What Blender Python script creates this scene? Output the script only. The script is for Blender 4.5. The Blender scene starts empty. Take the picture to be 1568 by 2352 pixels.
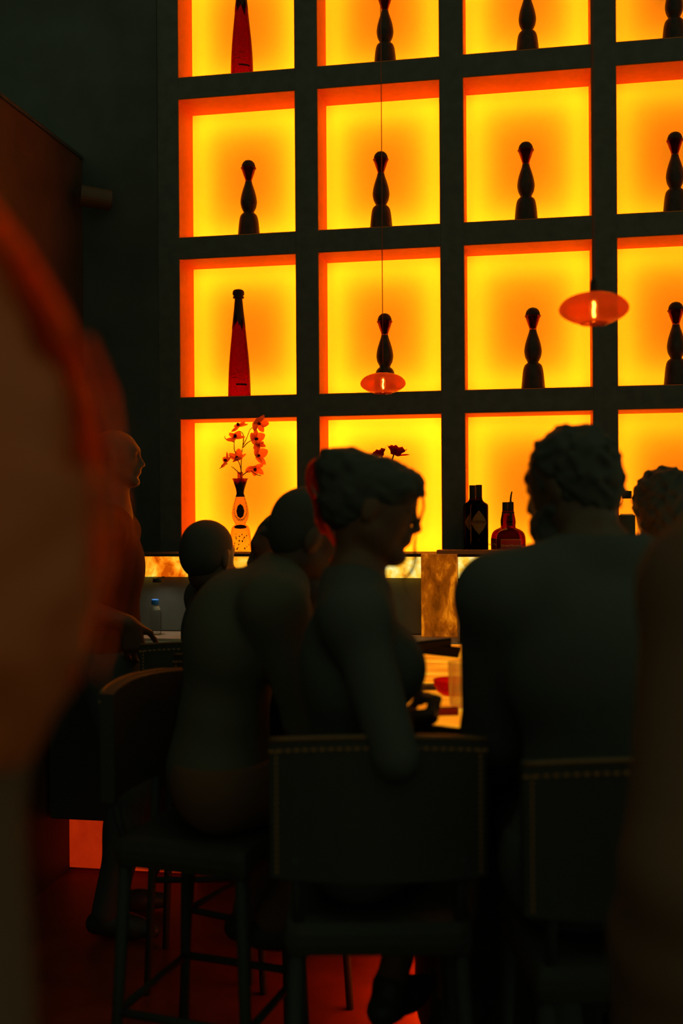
import bpy, bmesh, math, random
import numpy as np
from mathutils import Vector, Matrix

random.seed(7)
scene = bpy.context.scene
COL = scene.collection
PI = math.pi

# ------------------------------------------------------------------ camera
W, H, FPX = 1568.0, 2352.0, 2464.0
YAW, PITCH, ROLL = 0.1787, -0.0026, -0.0066
CAM = np.array([0.0, 0.0, 1.54])
_F = np.array([-math.sin(YAW) * math.cos(PITCH), math.cos(YAW) * math.cos(PITCH), math.sin(PITCH)])
_R = np.array([math.cos(YAW), math.sin(YAW), 0.0])
_U = np.cross(_R, _F)
CR = _R * math.cos(ROLL) + _U * math.sin(ROLL)
CU = _U * math.cos(ROLL) - _R * math.sin(ROLL)
CF = _F
cam_data = bpy.data.cameras.new('camera')
cam_data.sensor_fit = 'VERTICAL'
cam_data.sensor_height = 36.0
cam_data.lens = FPX * 36.0 / H
cam_data.clip_start = 0.05
cam_data.dof.use_dof = True
cam_data.dof.focus_distance = 4.45
cam_data.dof.aperture_fstop = 2.0
cam = bpy.data.objects.new('camera', cam_data)
m = Matrix.Identity(4)
for i in range(3):
    m[i][0], m[i][1], m[i][2], m[i][3] = CR[i], CU[i], -CF[i], CAM[i]
cam.matrix_world = m
COL.objects.link(cam)
scene.camera = cam

# ------------------------------------------------------------------ dim even world fill added to lift the blacks, exposure
world = bpy.data.worlds.new('world')
scene.world = world
world.use_nodes = True
bg = world.node_tree.nodes['Background']
bg.inputs[0].default_value = (0.70, 1.0, 0.56, 1)
bg.inputs[1].default_value = 0.19
scene.view_settings.view_transform = 'Standard'
scene.view_settings.look = 'None'
scene.view_settings.exposure = 0.0
scene.view_settings.gamma = 1.0
scene.view_settings.use_curve_mapping = False


def at(px, py, d):
    """a point d metres away in front of the photographer"""
    return CAM + (CF + CR * (px - W / 2) / FPX - CU * (py - H / 2) / FPX) * d


# ------------------------------------------------------------------ materials
MATS = {}


def mat(name, col, rough=0.7, spec=0.25, metal=0.0, var=0.0, scale=8.0, bump=0.0):
    if name in MATS:
        return MATS[name]
    mt = bpy.data.materials.new(name)
    mt.use_nodes = True
    nt = mt.node_tree
    b = nt.nodes['Principled BSDF']
    b.inputs['Base Color'].default_value = (*col, 1)
    b.inputs['Roughness'].default_value = rough
    b.inputs['Metallic'].default_value = metal
    b.inputs['Specular IOR Level'].default_value = spec
    if var > 0 or bump > 0:
        tc = nt.nodes.new('ShaderNodeTexCoord')
        no = nt.nodes.new('ShaderNodeTexNoise')
        no.inputs['Scale'].default_value = scale
        no.inputs['Detail'].default_value = 5
        nt.links.new(tc.outputs['Object'], no.inputs['Vector'])
        if var > 0:
            rp = nt.nodes.new('ShaderNodeValToRGB')
            rp.color_ramp.elements[0].position = 0.3
            rp.color_ramp.elements[1].position = 0.7
            rp.color_ramp.elements[0].color = (*[c * (1 - var) for c in col], 1)
            rp.color_ramp.elements[1].color = (*[c * (1 + var) for c in col], 1)
            nt.links.new(no.outputs['Fac'], rp.inputs['Fac'])
            nt.links.new(rp.outputs['Color'], b.inputs['Base Color'])
        if bump > 0:
            bp = nt.nodes.new('ShaderNodeBump')
            bp.inputs['Strength'].default_value = bump
            bp.inputs['Distance'].default_value = 0.01
            nt.links.new(no.outputs['Fac'], bp.inputs['Height'])
            nt.links.new(bp.outputs['Normal'], b.inputs['Normal'])
    MATS[name] = mt
    return mt


def nodes_mat(name):
    mt = bpy.data.materials.new(name)
    mt.use_nodes = True
    nt = mt.node_tree
    nt.nodes.clear()
    out = nt.nodes.new('ShaderNodeOutputMaterial')
    MATS[name] = mt
    return mt, nt, out


def emit(name, col, strength):
    mt, nt, out = nodes_mat(name)
    e = nt.nodes.new('ShaderNodeEmission')
    e.inputs[0].default_value = (*col, 1)
    e.inputs[1].default_value = strength
    nt.links.new(e.outputs[0], out.inputs[0])
    return mt


def acrylic(name, col, strength):
    """backlit acrylic: glows evenly and lets the strip light behind it through"""
    mt, nt, out = nodes_mat(name)
    e = nt.nodes.new('ShaderNodeEmission')
    e.inputs[0].default_value = (*col, 1)
    e.inputs[1].default_value = strength
    t = nt.nodes.new('ShaderNodeBsdfTranslucent')
    t.inputs[0].default_value = (0.85, 0.85, 0.85, 1)
    a = nt.nodes.new('ShaderNodeAddShader')
    nt.links.new(e.outputs[0], a.inputs[0])
    nt.links.new(t.outputs[0], a.inputs[1])
    nt.links.new(a.outputs[0], out.inputs[0])
    return mt


def onyx(name, stops, strength, scale, stretch=(1, 1, 1), detail=6.0, distort=0.6):
    """backlit veined stone"""
    mt, nt, out = nodes_mat(name)
    tc = nt.nodes.new('ShaderNodeTexCoord')
    mp = nt.nodes.new('ShaderNodeMapping')
    mp.inputs['Scale'].default_value = stretch
    no = nt.nodes.new('ShaderNodeTexNoise')
    no.inputs['Scale'].default_value = scale
    no.inputs['Detail'].default_value = detail
    no.inputs['Roughness'].default_value = 0.6
    no.inputs['Distortion'].default_value = distort
    rp = nt.nodes.new('ShaderNodeValToRGB')
    el = rp.color_ramp.elements
    el[0].position, el[0].color = stops[0][0], (*stops[0][1], 1)
    el[1].position, el[1].color = stops[-1][0], (*stops[-1][1], 1)
    for p, c in stops[1:-1]:
        x = el.new(p)
        x.color = (*c, 1)
    e = nt.nodes.new('ShaderNodeEmission')
    e.inputs[1].default_value = strength
    g = nt.nodes.new('ShaderNodeBsdfGlossy')
    g.inputs['Color'].default_value = (0.05, 0.05, 0.05, 1)
    g.inputs['Roughness'].default_value = 0.15
    a = nt.nodes.new('ShaderNodeAddShader')
    nt.links.new(tc.outputs['Object'], mp.inputs[0])
    nt.links.new(mp.outputs[0], no.inputs['Vector'])
    nt.links.new(no.outputs['Fac'], rp.inputs[0])
    nt.links.new(rp.outputs[0], e.inputs[0])
    nt.links.new(e.outputs[0], a.inputs[0])
    nt.links.new(g.outputs[0], a.inputs[1])
    nt.links.new(a.outputs[0], out.inputs[0])
    return mt


def tinted(name, through, body=(0.1, 0.02, 0.0), mix_body=0.25, gloss=0.08, rough=0.05):
    """coloured glass, thin walled: tinted see-through + a little of its own scatter + gloss"""
    mt, nt, out = nodes_mat(name)
    t = nt.nodes.new('ShaderNodeBsdfTransparent')
    t.inputs[0].default_value = (*through, 1)
    d = nt.nodes.new('ShaderNodeBsdfTranslucent')
    d.inputs[0].default_value = (*body, 1)
    g = nt.nodes.new('ShaderNodeBsdfGlossy')
    g.inputs['Roughness'].default_value = rough
    m1 = nt.nodes.new('ShaderNodeMixShader')
    m1.inputs[0].default_value = mix_body
    m2 = nt.nodes.new('ShaderNodeMixShader')
    fr = nt.nodes.new('ShaderNodeFresnel')
    fr.inputs['IOR'].default_value = 1.25
    mu = nt.nodes.new('ShaderNodeMath')
    mu.operation = 'MULTIPLY'
    mu.inputs[1].default_value = gloss * 4
    nt.links.new(fr.outputs[0], mu.inputs[0])
    nt.links.new(mu.outputs[0], m2.inputs[0])
    nt.links.new(t.outputs[0], m1.inputs[1])
    nt.links.new(d.outputs[0], m1.inputs[2])
    nt.links.new(m1.outputs[0], m2.inputs[1])
    nt.links.new(g.outputs[0], m2.inputs[2])
    nt.links.new(m2.outputs[0], out.inputs[0])
    return mt


def thin(name, front, back, k=0.6):
    """petal, hair: reflects a little, passes light from behind"""
    mt, nt, out = nodes_mat(name)
    d = nt.nodes.new('ShaderNodeBsdfDiffuse')
    d.inputs[0].default_value = (*front, 1)
    t = nt.nodes.new('ShaderNodeBsdfTranslucent')
    t.inputs[0].default_value = (*back, 1)
    mx = nt.nodes.new('ShaderNodeMixShader')
    mx.inputs[0].default_value = k
    nt.links.new(d.outputs[0], mx.inputs[1])
    nt.links.new(t.outputs[0], mx.inputs[2])
    nt.links.new(mx.outputs[0], out.inputs[0])
    return mt


M_FRAME = mat('black_stained_wood', (0.075, 0.068, 0.060), 0.75, 0.1, var=0.15, scale=20)
M_LINING = mat('amber_laminate', (0.64, 0.130, 0.004), 0.6, 0.15, var=0.06, scale=30)
M_WALL = mat('dark_plaster', (0.055, 0.055, 0.050), 0.85, 0.1, var=0.2, scale=4)
M_BROWN = mat('brown_wood_panelling', (0.075, 0.030, 0.014), 0.6, 0.15, var=0.3, scale=3)
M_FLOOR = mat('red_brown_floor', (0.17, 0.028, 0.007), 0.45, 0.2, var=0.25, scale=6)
M_BLACK = mat('black_lacquer', (0.04, 0.038, 0.033), 0.6, 0.15)
M_STEEL = mat('brushed_steel', (0.55, 0.50, 0.42), 0.35, 0.5, metal=0.9)
M_SPLASH = mat('slate_splashback', (0.15, 0.16, 0.13), 0.8, 0.1, var=0.15, scale=5)
M_COUNTER = mat('pale_stone_counter', (0.55, 0.42, 0.30), 0.5, 0.3)
M_CERAMIC = mat('dark_ceramic', (0.026, 0.015, 0.010), 0.5, 0.2, var=0.5, scale=25)
M_CAP = mat('dark_metal_cap', (0.024, 0.018, 0.013), 0.7, 0.15)
M_AMBERGLASS = tinted('amber_glass', (0.75, 0.34, 0.10), (0.3, 0.08, 0.01), 0.2)
M_REDGLASS = tinted('red_bottle_glass', (0.47, 0.025, 0.012), (0.06, 0.003, 0.001), 0.25)
M_REDDARK = tinted('dark_red_liqueur_glass', (0.42, 0.03, 0.02), (0.05, 0.004, 0.002), 0.30)
M_BROWNGLASS = tinted('near_black_amaro_glass', (0.09, 0.05, 0.03), (0.02, 0.01, 0.004), 0.3)
M_CLEAR = tinted('clear_glass', (0.93, 0.90, 0.86), (0.6, 0.55, 0.5), 0.08, gloss=0.12)
M_LIQUID = mat('dark_amaro', (0.012, 0.008, 0.005), 0.3, 0.3)

# ------------------------------------------------------------------ mesh helpers


def link(name, me, material=None, parent=None):
    o = bpy.data.objects.new(name, me)
    COL.objects.link(o)
    if material is not None and me is not None and not me.materials:
        me.materials.append(material)
    if parent is not None:
        o.parent = parent
    return o


def tag(o, label, cat, group=None):
    o['label'] = label
    o['category'] = cat
    if group:
        o['group'] = group
    return o


def struct(o):
    o['kind'] = 'structure'
    return o


def thing(name, label, cat, loc=(0, 0, 0), rz=0.0, group=None):
    o = bpy.data.objects.new(name, None)
    o.empty_display_size = 0.05
    COL.objects.link(o)
    o.location = loc
    o.rotation_euler = (0, 0, rz)
    return tag(o, label, cat, group)


def bm_mesh(bm, name, smooth=False, auto=None):
    me = bpy.data.meshes.new(name)
    bmesh.ops.recalc_face_normals(bm, faces=bm.faces[:])
    bm.to_mesh(me)
    bm.free()
    if smooth:
        me.polygons.foreach_set('use_smooth', [True] * len(me.polygons))
    return me


def add_box(bm, lo, hi, bev=0.0, rot=None):
    lo, hi = Vector(lo), Vector(hi)
    r = bmesh.ops.create_cube(bm, size=1.0)
    vs = r['verts']
    c, s = (lo + hi) / 2, hi - lo
    for v in vs:
        v.co = Vector((v.co.x * s.x, v.co.y * s.y, v.co.z * s.z))
        if rot is not None:
            v.co = rot @ v.co
        v.co += c
    if bev > 0:
        es = set(e for v in vs for e in v.link_edges)
        bmesh.ops.bevel(bm, geom=list(es), offset=bev, segments=2, affect='EDGES', profile=0.6)


def box(name, lo, hi, material, parent=None, bev=0.0, rot=None):
    bm = bmesh.new()
    add_box(bm, lo, hi, bev, rot)
    return link(name, bm_mesh(bm, name), material, parent)


def lathe_mesh(name, prof, n=32, squash=None, closed=True):
    """prof: list of (radius, z); squash(angle, r, z) -> (x, y)"""
    bm = bmesh.new()
    rings = []
    for r, z in prof:
        if r <= 1e-5:
            rings.append([bm.verts.new((0, 0, z))])
            continue
        ring = []
        for i in range(n):
            a = 2 * PI * i / n
            x, y = (r * math.cos(a), r * math.sin(a)) if squash is None else squash(a, r, z)
            ring.append(bm.verts.new((x, y, z)))
        rings.append(ring)
    for A, B in zip(rings[:-1], rings[1:]):
        if len(A) == 1 and len(B) == 1:
            continue
        for i in range(n):
            j = (i + 1) % n
            if len(A) == 1:
                bm.faces.new((A[0], B[i], B[j]))
            elif len(B) == 1:
                bm.faces.new((A[i], A[j], B[0]))
            else:
                bm.faces.new((A[i], A[j], B[j], B[i]))
    if closed:
        for ring in (rings[0], rings[-1]):
            if len(ring) > 1:
                bm.faces.new(ring)
    return bm_mesh(bm, name, smooth=True)


def smooth_prof(pts, per=4):
    """Catmull-Rom through (r, z) points"""
    P = [np.array(p, float) for p in pts]
    P = [2 * P[0] - P[1]] + P + [2 * P[-1] - P[-2]]
    out = []
    for i in range(1, len(P) - 2):
        for k in range(per):
            t = k / per
            a, b, c, d = P[i - 1:i + 3]
            q = 0.5 * ((2 * b) + (c - a) * t + (2 * a - 5 * b + 4 * c - d) * t * t + (3 * b - a - 3 * c + d) * t ** 3)
            out.append((max(q[0], 0.0), q[1]))
    out.append((P[-2][0], P[-2][1]))
    return out


def curve_pts(pts, per=6):
    P = [np.array(p, float) for p in pts]
    P = [2 * P[0] - P[1]] + P + [2 * P[-1] - P[-2]]
    out = []
    for i in range(1, len(P) - 2):
        for k in range(per):
            t = k / per
            a, b, c, d = P[i - 1:i + 3]
            out.append(0.5 * ((2 * b) + (c - a) * t + (2 * a - 5 * b + 4 * c - d) * t * t + (3 * b - a - 3 * c + d) * t ** 3))
    out.append(P[-2])
    return out


def add_tube(bm, pts, r0, r1=None, n=8):
    r1 = r0 if r1 is None else r1
    pts = [Vector(p) for p in pts]
    rings = []
    up = Vector((0.13, 0.31, 0.94))
    for i, p in enumerate(pts):
        d = (pts[min(i + 1, len(pts) - 1)] - pts[max(i - 1, 0)]).normalized()
        a = d.cross(up)
        if a.length < 1e-4:
            a = d.cross(Vector((1, 0, 0)))
        a.normalize()
        b = d.cross(a)
        r = r0 + (r1 - r0) * i / (len(pts) - 1)
        rings.append([bm.verts.new(p + (a * math.cos(2 * PI * k / n) + b * math.sin(2 * PI * k / n)) * r) for k in range(n)])
    for A, B in zip(rings[:-1], rings[1:]):
        for k in range(n):
            j = (k + 1) % n
            bm.faces.new((A[k], A[j], B[j], B[k]))
    bm.faces.new(rings[0])
    bm.faces.new(rings[-1][::-1])


def tube(name, pts, r0, material, parent=None, r1=None, n=8):
    bm = bmesh.new()
    add_tube(bm, pts, r0, r1, n)
    return link(name, bm_mesh(bm, name, True), material, parent)


def text_mesh(name, body, size, material, parent, loc, rot, extrude=0.0004):
    cu = bpy.data.curves.new(name, 'FONT')
    cu.body = body
    cu.size = size
    cu.align_x = 'CENTER'
    cu.align_y = 'CENTER'
    cu.extrude = extrude
    cu.resolution_u = 3
    o = bpy.data.objects.new(name, cu)
    COL.objects.link(o)
    dg = bpy.context.evaluated_depsgraph_get()
    me = bpy.data.meshes.new_from_object(o.evaluated_get(dg))
    bpy.data.objects.remove(o)
    bpy.data.curves.remove(cu)
    me.materials.clear()
    t = link(name, me, material, parent)
    t.location = loc
    t.rotation_euler = rot
    return t


def copy_tree(o, parent=None):
    c = o.copy()
    COL.objects.link(c)
    c.parent = parent
    for ch in list(o.children):
        copy_tree(ch, c)
    return c


# ================================================================== THE ROOM
WY = 4.5                                   # face of the shelf wall
X0, P_, A_ = -1.529, 0.6203, 0.095         # first opening, column pitch, post width
Z0, Q_, B_ = 3.432, 0.70, 0.092            # sill of the top row, row pitch, rail height
NC, NR = 4, 4
XR = X0 + NC * P_

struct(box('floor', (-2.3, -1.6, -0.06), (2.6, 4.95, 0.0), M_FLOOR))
wb = struct(box('wall_back', (-4.6, 4.89, 0), (2.6, 4.97, 5.2), M_WALL))
struct(box('wall_flank', (-4.6, WY - 0.004, 0), (X0 - A_, 4.888, 5.2), M_WALL))
struct(box('wall_right', (XR + 0.001, WY - 0.004, 0), (2.6, 4.888, 5.2), M_WALL))
struct(box('wall_left', (-2.07, -1.5, 0), (-1.972, WY - 0.006, 3.10), M_BROWN))
struct(box('trim_1', (-2.08, -1.5, 3.10), (-1.966, WY - 0.006, 3.115), M_BLACK))

# ------------------------------------------------------------------ the backlit shelf wall
shelf = thing('wall_shelf', 'tall black grid shelf of glowing amber niches behind the bar', 'shelf', (0, WY, 0))
shelf.location = (0, 0, 0)
ZB = Z0 - (NR - 1) * Q_
ZT = Z0 + Q_
for c in range(NC + 1):
    xa = X0 + c * P_ - A_
    box('post', (xa, WY, ZB - B_), (xa + A_, 4.885, ZT), M_FRAME, shelf, 0.002)
for r in range(NR + 1):
    zb = Z0 + (1 - r) * Q_ - B_ if r < NR else ZB - B_
    box('rail', (X0 - A_, WY + 0.0015, zb), (XR, 4.884, zb + B_), M_FRAME, shelf, 0.002)
# how strongly each niche is lit (rows from the top, columns from the flank wall)
LEVEL = [[1.02, 0.92, 1.00, 0.70],
         [1.02, 1.05, 1.02, 0.80],
         [1.00, 1.05, 1.00, 0.86],
         [1.22, 1.34, 1.00, 0.84]]
GLOW = (1.0, 0.208, 0.0022)
DEPTH = 0.20
M_ACRYLIC = acrylic('amber_acrylic', GLOW, 0.10)
STRIPS = {}
for r in range(NR):
    for c in range(NC):
        xa, xb = X0 + c * P_, X0 + c * P_ + P_ - A_
        za = Z0 - r * Q_
        zb = za + Q_ - B_
        lv = LEVEL[r][c]
        bm = bmesh.new()
        bm.faces.new([bm.verts.new(v) for v in ((xa, WY + DEPTH, za), (xb, WY + DEPTH, za), (xb, WY + DEPTH, zb), (xa, WY + DEPTH, zb))])
        link('light_panel', bm_mesh(bm, 'light_panel'), M_ACRYLIC, shelf)
        bm = bmesh.new()
        t = 0.003
        add_box(bm, (xa, WY + 0.004, za), (xa + t, WY + DEPTH - 0.001, zb))
        add_box(bm, (xb - t, WY + 0.004, za), (xb, WY + DEPTH - 0.001, zb))
        add_box(bm, (xa + t, WY + 0.004, zb - t), (xb - t, WY + DEPTH - 0.001, zb))
        add_box(bm, (xa + t, WY + 0.004, za), (xb - t, WY + DEPTH - 0.001, za + t))
        link('niche_lining', bm_mesh(bm, 'niche_lining'), M_LINING, shelf)
        bm = bmesh.new()
        y0, s, g = WY + DEPTH + 0.080, 0.012, 0.014
        add_box(bm, (xa + g, y0, za + g), (xa + g + s, y0 + s, zb - g))
        add_box(bm, (xb - g - s, y0, za + g), (xb - g, y0 + s, zb - g))
        add_box(bm, (xa + g + s, y0, za + g), (xb - g - s, y0 + s, za + g + s))
        add_box(bm, (xa + g + s, y0, zb - g - s), (xb - g - s, y0 + s, zb - g))
        if lv not in STRIPS:
            STRIPS[lv] = emit('led_strip_%d' % int(lv * 100), GLOW, 36.0 * lv)
        link('led_strip', bm_mesh(bm, 'led_strip'), STRIPS[lv], shelf)

# ------------------------------------------------------------------ back bar
ON_BAND = onyx('backlit_onyx_band', [(0.34, (0.55, 0.07, 0.0)), (0.44, (1.0, 0.22, 0.004)), (0.53, (1.0, 0.46, 0.02)), (0.66, (1.0, 0.72, 0.10))], 1.1, 11.0)
ON_BRIGHT = onyx('bright_onyx_band', [(0.34, (1.0, 0.28, 0.006)), (0.46, (1.0, 0.55, 0.04)), (0.58, (1.0, 0.76, 0.20)), (0.68, (1.0, 0.92, 0.55))], 1.15, 15.0)
ON_PILLAR = onyx('backlit_onyx_pillar', [(0.33, (0.10, 0.018, 0.0)), (0.50, (0.30, 0.060, 0.001)), (0.62, (0.75, 0.20, 0.004)), (0.72, (1.0, 0.32, 0.01))], 1.0, 11.0, (1.5, 1.5, 0.7), 4.0, 0.3)
bb = thing('back_bar', 'back bar cabinet with glowing onyx ledge front under the shelf', 'cabinet', (0, 0, 0))
LZ = 1.36
box('ledge_top', (-1.96, 4.27, LZ - 0.012), (2.3, WY - 0.006, LZ), M_BLACK, bb, 0.002)
box('onyx_band', (-1.96, 4.285, 1.262), (-1.02, 4.305, LZ - 0.014), ON_BAND, bb)
box('onyx_band', (-1.018, 4.285, 1.262), (-0.449, 4.305, LZ - 0.014), ON_BRIGHT, bb)
box('onyx_band', (-0.304, 4.285, 1.262), (2.3, 4.305, LZ - 0.014), ON_BRIGHT, bb)
box('onyx_pillar', (-0.447, 4.235, 1.035), (-0.306, 4.30, LZ + 0.001), ON_PILLAR, bb, 0.003)
box('ledge_lip', (-0.385, 4.235, LZ + 0.001), (2.3, 4.30, LZ + 0.016), mat('bronze_lip', (0.35, 0.11, 0.02), 0.5, 0.3), bb, 0.002)
box('splashback', (-1.96, 4.312, 1.035), (2.3, 4.40, 1.262), M_SPLASH, bb)
box('lower_counter', (-1.96, 4.06, 1.005), (2.3, 4.312, 1.032), M_COUNTER, bb, 0.003)
box('counter_edge', (-1.96, 4.052, 1.004), (2.3, 4.062, 1.020), mat('pale_edge', (0.75, 0.68, 0.60), 0.4, 0.4), bb, 0.001)
for i in range(7):
    xa = -1.955 + i * 0.605
    box('cabinet_front', (xa, 4.09, 0.29), (xa + 0.597, 4.11, 1.0), M_BLACK, bb, 0.003)
box('carcass', (-1.96, 4.112, 0.28), (2.3, 4.40, 1.004), M_BLACK, bb)
box('toe_panel', (-1.40, 4.30, 0.0), (2.3, 4.33, 0.28), mat('red_toe_panel', (0.42, 0.07, 0.015), 0.6, 0.2), bb)
box('glowing_toe_panel', (-1.965, 4.296, 0.02), (-1.405, 4.33, 0.278), onyx('red_glow_panel', [(0.3, (0.30, 0.010, 0.001)), (0.7, (0.52, 0.026, 0.002))], 0.75, 4.0), bb)  # stretch of toe panel given its own red glow in place of a lamp
cool = thing('bottle_cooler', 'dark glass-front cooler with thin steel frame beside the onyx pillar', 'cooler', (0, 0, 0))
box('body', (-0.290, 4.075, 1.034), (0.42, 4.283, 1.245), M_BLACK, cool, 0.004)
box('door', (-0.282, 4.066, 1.042), (0.412, 4.075, 1.237), tinted('cooler_glass', (0.2, 0.2, 0.19), (0.05, 0.04, 0.03), 0.2), cool)
for lo, hi in (((-0.292, 4.060, 1.034), (-0.282, 4.076, 1.249)), ((0.412, 4.060, 1.034), (0.422, 4.076, 1.249)),
               ((-0.292, 4.060, 1.239), (0.422, 4.076, 1.249))):
    box('steel_frame', lo, hi, M_STEEL, cool, 0.001)

# ------------------------------------------------------------------ the bar
BAR_Z = 1.07
OUT = [(1.75, 2.25), (0.8, 2.27), (-0.10, 2.292), (-0.215, 2.319), (-0.33, 2.372), (-0.44, 2.452), (-0.53, 2.538),
       (-0.60, 2.63), (-0.635, 2.74), (-0.64, 2.90), (-0.64, 3.30), (-0.64, 3.72)]
INN = [(1.75, 2.80), (0.8, 2.82), (0.05, 2.84), (-0.02, 2.86), (-0.06, 2.90), (-0.075, 2.95), (-0.08, 3.05), (-0.075, 3.3), (-0.075, 3.72)]
BASE = [(1.75, 2.56), (0.6, 2.575), (0.02, 2.59), (-0.11, 2.625), (-0.21, 2.70), (-0.29, 2.81), (-0.33, 2.94), (-0.345, 3.1), (-0.345, 3.70)]


def resample(path, n):
    P = np.array(path, float)
    s = np.r_[0, np.cumsum(np.linalg.norm(np.diff(P, axis=0), axis=1))]
    t = np.linspace(0, s[-1], n)
    return np.stack([np.interp(t, s, P[:, 0]), np.interp(t, s, P[:, 1])], 1)


def strip_slab(name, A, B, z0, z1, material, parent):
    """solid slab between two plan paths of equal length"""
    bm = bmesh.new()
    v = [[bm.verts.new((x, y, z)) for x, y in Q] for Q in (A, B) for z in (z0, z1)]
    a0, a1, b0, b1 = v
    for i in range(len(a0) - 1):
        bm.faces.new((a1[i], a1[i + 1], b1[i + 1], b1[i]))
        bm.faces.new((a0[i], b0[i], b0[i + 1], a0[i + 1]))
        bm.faces.new((a0[i], a0[i + 1], a1[i + 1], a1[i]))
        bm.faces.new((b0[i], b1[i], b1[i + 1], b0[i + 1]))
    for i in (0, -1):
        bm.faces.new((a0[i], a1[i], b1[i], b0[i]))
    return link(name, bm_mesh(bm, name), material, parent)


def offset(P, d):
    P = np.array(P, float)
    T = np.gradient(P, axis=0)
    T /= np.linalg.norm(T, axis=1)[:, None]
    return P + np.stack([T[:, 1], -T[:, 0]], 1) * d


bar = thing('bar_counter', 'long curved bar with backlit onyx top that the drinkers sit around', 'bar', (0, 0, 0))
ON_TOP = onyx('backlit_onyx_bar_top', [(0.30, (0.75, 0.16, 0.004)), (0.48, (1.0, 0.26, 0.006)), (0.62, (1.0, 0.36, 0.010)), (0.78, (1.0, 0.52, 0.03))], 1.0, 5.0, (0.8, 3.2, 1))
oo, ii = resample(curve_pts(OUT, 5), 70), resample(curve_pts(INN, 5), 70)
mid = offset(oo, 0.012)
strip_slab('onyx_top', mid, ii, BAR_Z - 0.03, BAR_Z, ON_TOP, bar)
strip_slab('edge_trim', oo, mid, BAR_Z - 0.05, BAR_Z - 0.0005, M_BLACK, bar)
strip_slab('underside', offset(oo, 0.014), ii, BAR_Z - 0.05, BAR_Z - 0.032, M_BLACK, bar)
bo = resample(curve_pts(BASE, 5), 73)
bi = offset(bo, 0.04)
for k in range(0, 72, 6):
    strip_slab('front_panel', bo[k:k + 7], bi[k:k + 7], 0.17, BAR_Z - 0.05, M_BLACK, bar)
strip_slab('toe_recess', offset(bo, 0.10), offset(bo, 0.13), 0.0, 0.17, MATS['red_toe_panel'], bar)
strip_slab('toe_shelf', bo, offset(bo, 0.13), 0.158, 0.17, M_BLACK, bar)
strip_slab('toe_light', offset(bo, 0.045)[58:], offset(bo, 0.060)[58:], 0.142, 0.156, emit('bar_toe_led', (1.0, 0.13, 0.004), 60.0), bar)

# ================================================================== BOTTLES ON THE SHELVES
def hw(pts, s=0.000598):
    return [(r * s, z * s) for r, z in pts]


# ceramic decanter: flared foot, pear body, flared glass collar with a domed stopper (heights from the foot)
DEC_BODY = hw([(0, 0), (82, 0), (84, 6), (80, 50), (72, 130), (62, 172), (46, 190), (38, 198), (46, 216), (55, 236), (61, 270),
               (59, 300), (52, 335), (40, 375), (30, 405), (24, 428)])
DEC_COLLAR = hw([(24, 428), (25, 440), (32, 460), (40, 482), (48, 508), (57, 524), (58, 527), (50, 526), (40, 500), (30, 470), (22, 440)])
DEC_CORK = hw([(0, 432), (17, 440), (23, 475), (30, 505), (40, 524), (51, 526), (50, 545), (42, 564), (28, 578), (12, 584), (0, 585)])


def decanter(label, loc, group='ceramic decanters in the niches', s=1.0):
    t = thing('ceramic_decanter', label, 'bottle', loc, random.uniform(0, 6), group)
    link('body', ME_DEC[0], M_CERAMIC, t)
    link('glass_collar', ME_DEC[1], M_AMBERGLASS, t)
    link('stopper', ME_DEC[2], M_CAP, t)
    t.scale = (s, s, s)
    return t


ME_DEC = [lathe_mesh('decanter_body', smooth_prof(DEC_BODY[2:], 4), 32),
          lathe_mesh('decanter_collar', DEC_COLLAR, 32, closed=False),
          lathe_mesh('decanter_stopper', DEC_CORK, 28)]


def niche(r, c, px_off, yin=0.10):
    """centre of a niche shelf board, shifted sideways"""
    return (X0 + c * P_ + (P_ - A_) / 2 + px_off, WY + yin, Z0 - r * Q_ + 0.0035)


dec = [(0, 1, 0.020, 'dark decanter in the top row, crossed by the cord of the small pendant lamp'),
       (0, 2, 0.005, 'dark decanter in the top row, between the two pendant cords'),
       (0, 3, -0.02, 'dark decanter in the top row, cut by the picture corner'),
       (1, 0, 0.028, 'dark decanter between the two tall red bottles, in the niche below the upper one'),
       (1, 1, -0.002, 'dark decanter crossed by the pendant cord, one shelf above the small pendant lamp'),
       (1, 2, -0.005, 'dark decanter alone in the niche diagonally above the larger pendant lamp'),
       (1, 3, -0.02, 'dark decanter cut by the picture edge, one shelf above the larger pendant lamp'),
       (2, 1, 0.010, 'dark decanter directly behind the small pendant lamp'),
       (2, 2, 0.020, 'dark decanter beside the larger pendant lamp, above the curly-haired drinker'),
       (2, 3, -0.02, 'dark decanter cut by the picture edge, level with the larger pendant lamp')]
for r, c, dx, lab in dec:
    decanter(lab, niche(r, c, dx))

RS = 0.000484
RED_BODY = [(a * RS, b * RS) for a, b in [(0, 0), (102, 0), (103, 8), (101, 120), (95, 260), (84, 400), (72, 520), (60, 640), (48, 750), (40, 820), (35, 880), (32, 905)]]
RED_CAP = [(a * RS, b * RS) for a, b in [(0, 890), (33, 890), (34, 912), (50, 914), (51, 926), (44, 930), (44, 936), (52, 944), (54, 960), (50, 978), (40, 988), (22, 993), (0, 994)]]
ME_RED = [lathe_mesh('tall_bottle_body', smooth_prof(RED_BODY[2:], 3), 36, lambda a, r, z: (r * (1 + 0.05 * math.cos(3 * a)) * math.cos(a), r * (1 + 0.05 * math.cos(3 * a)) * math.sin(a))),
          lathe_mesh('tall_bottle_cap', RED_CAP, 28)]


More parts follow.
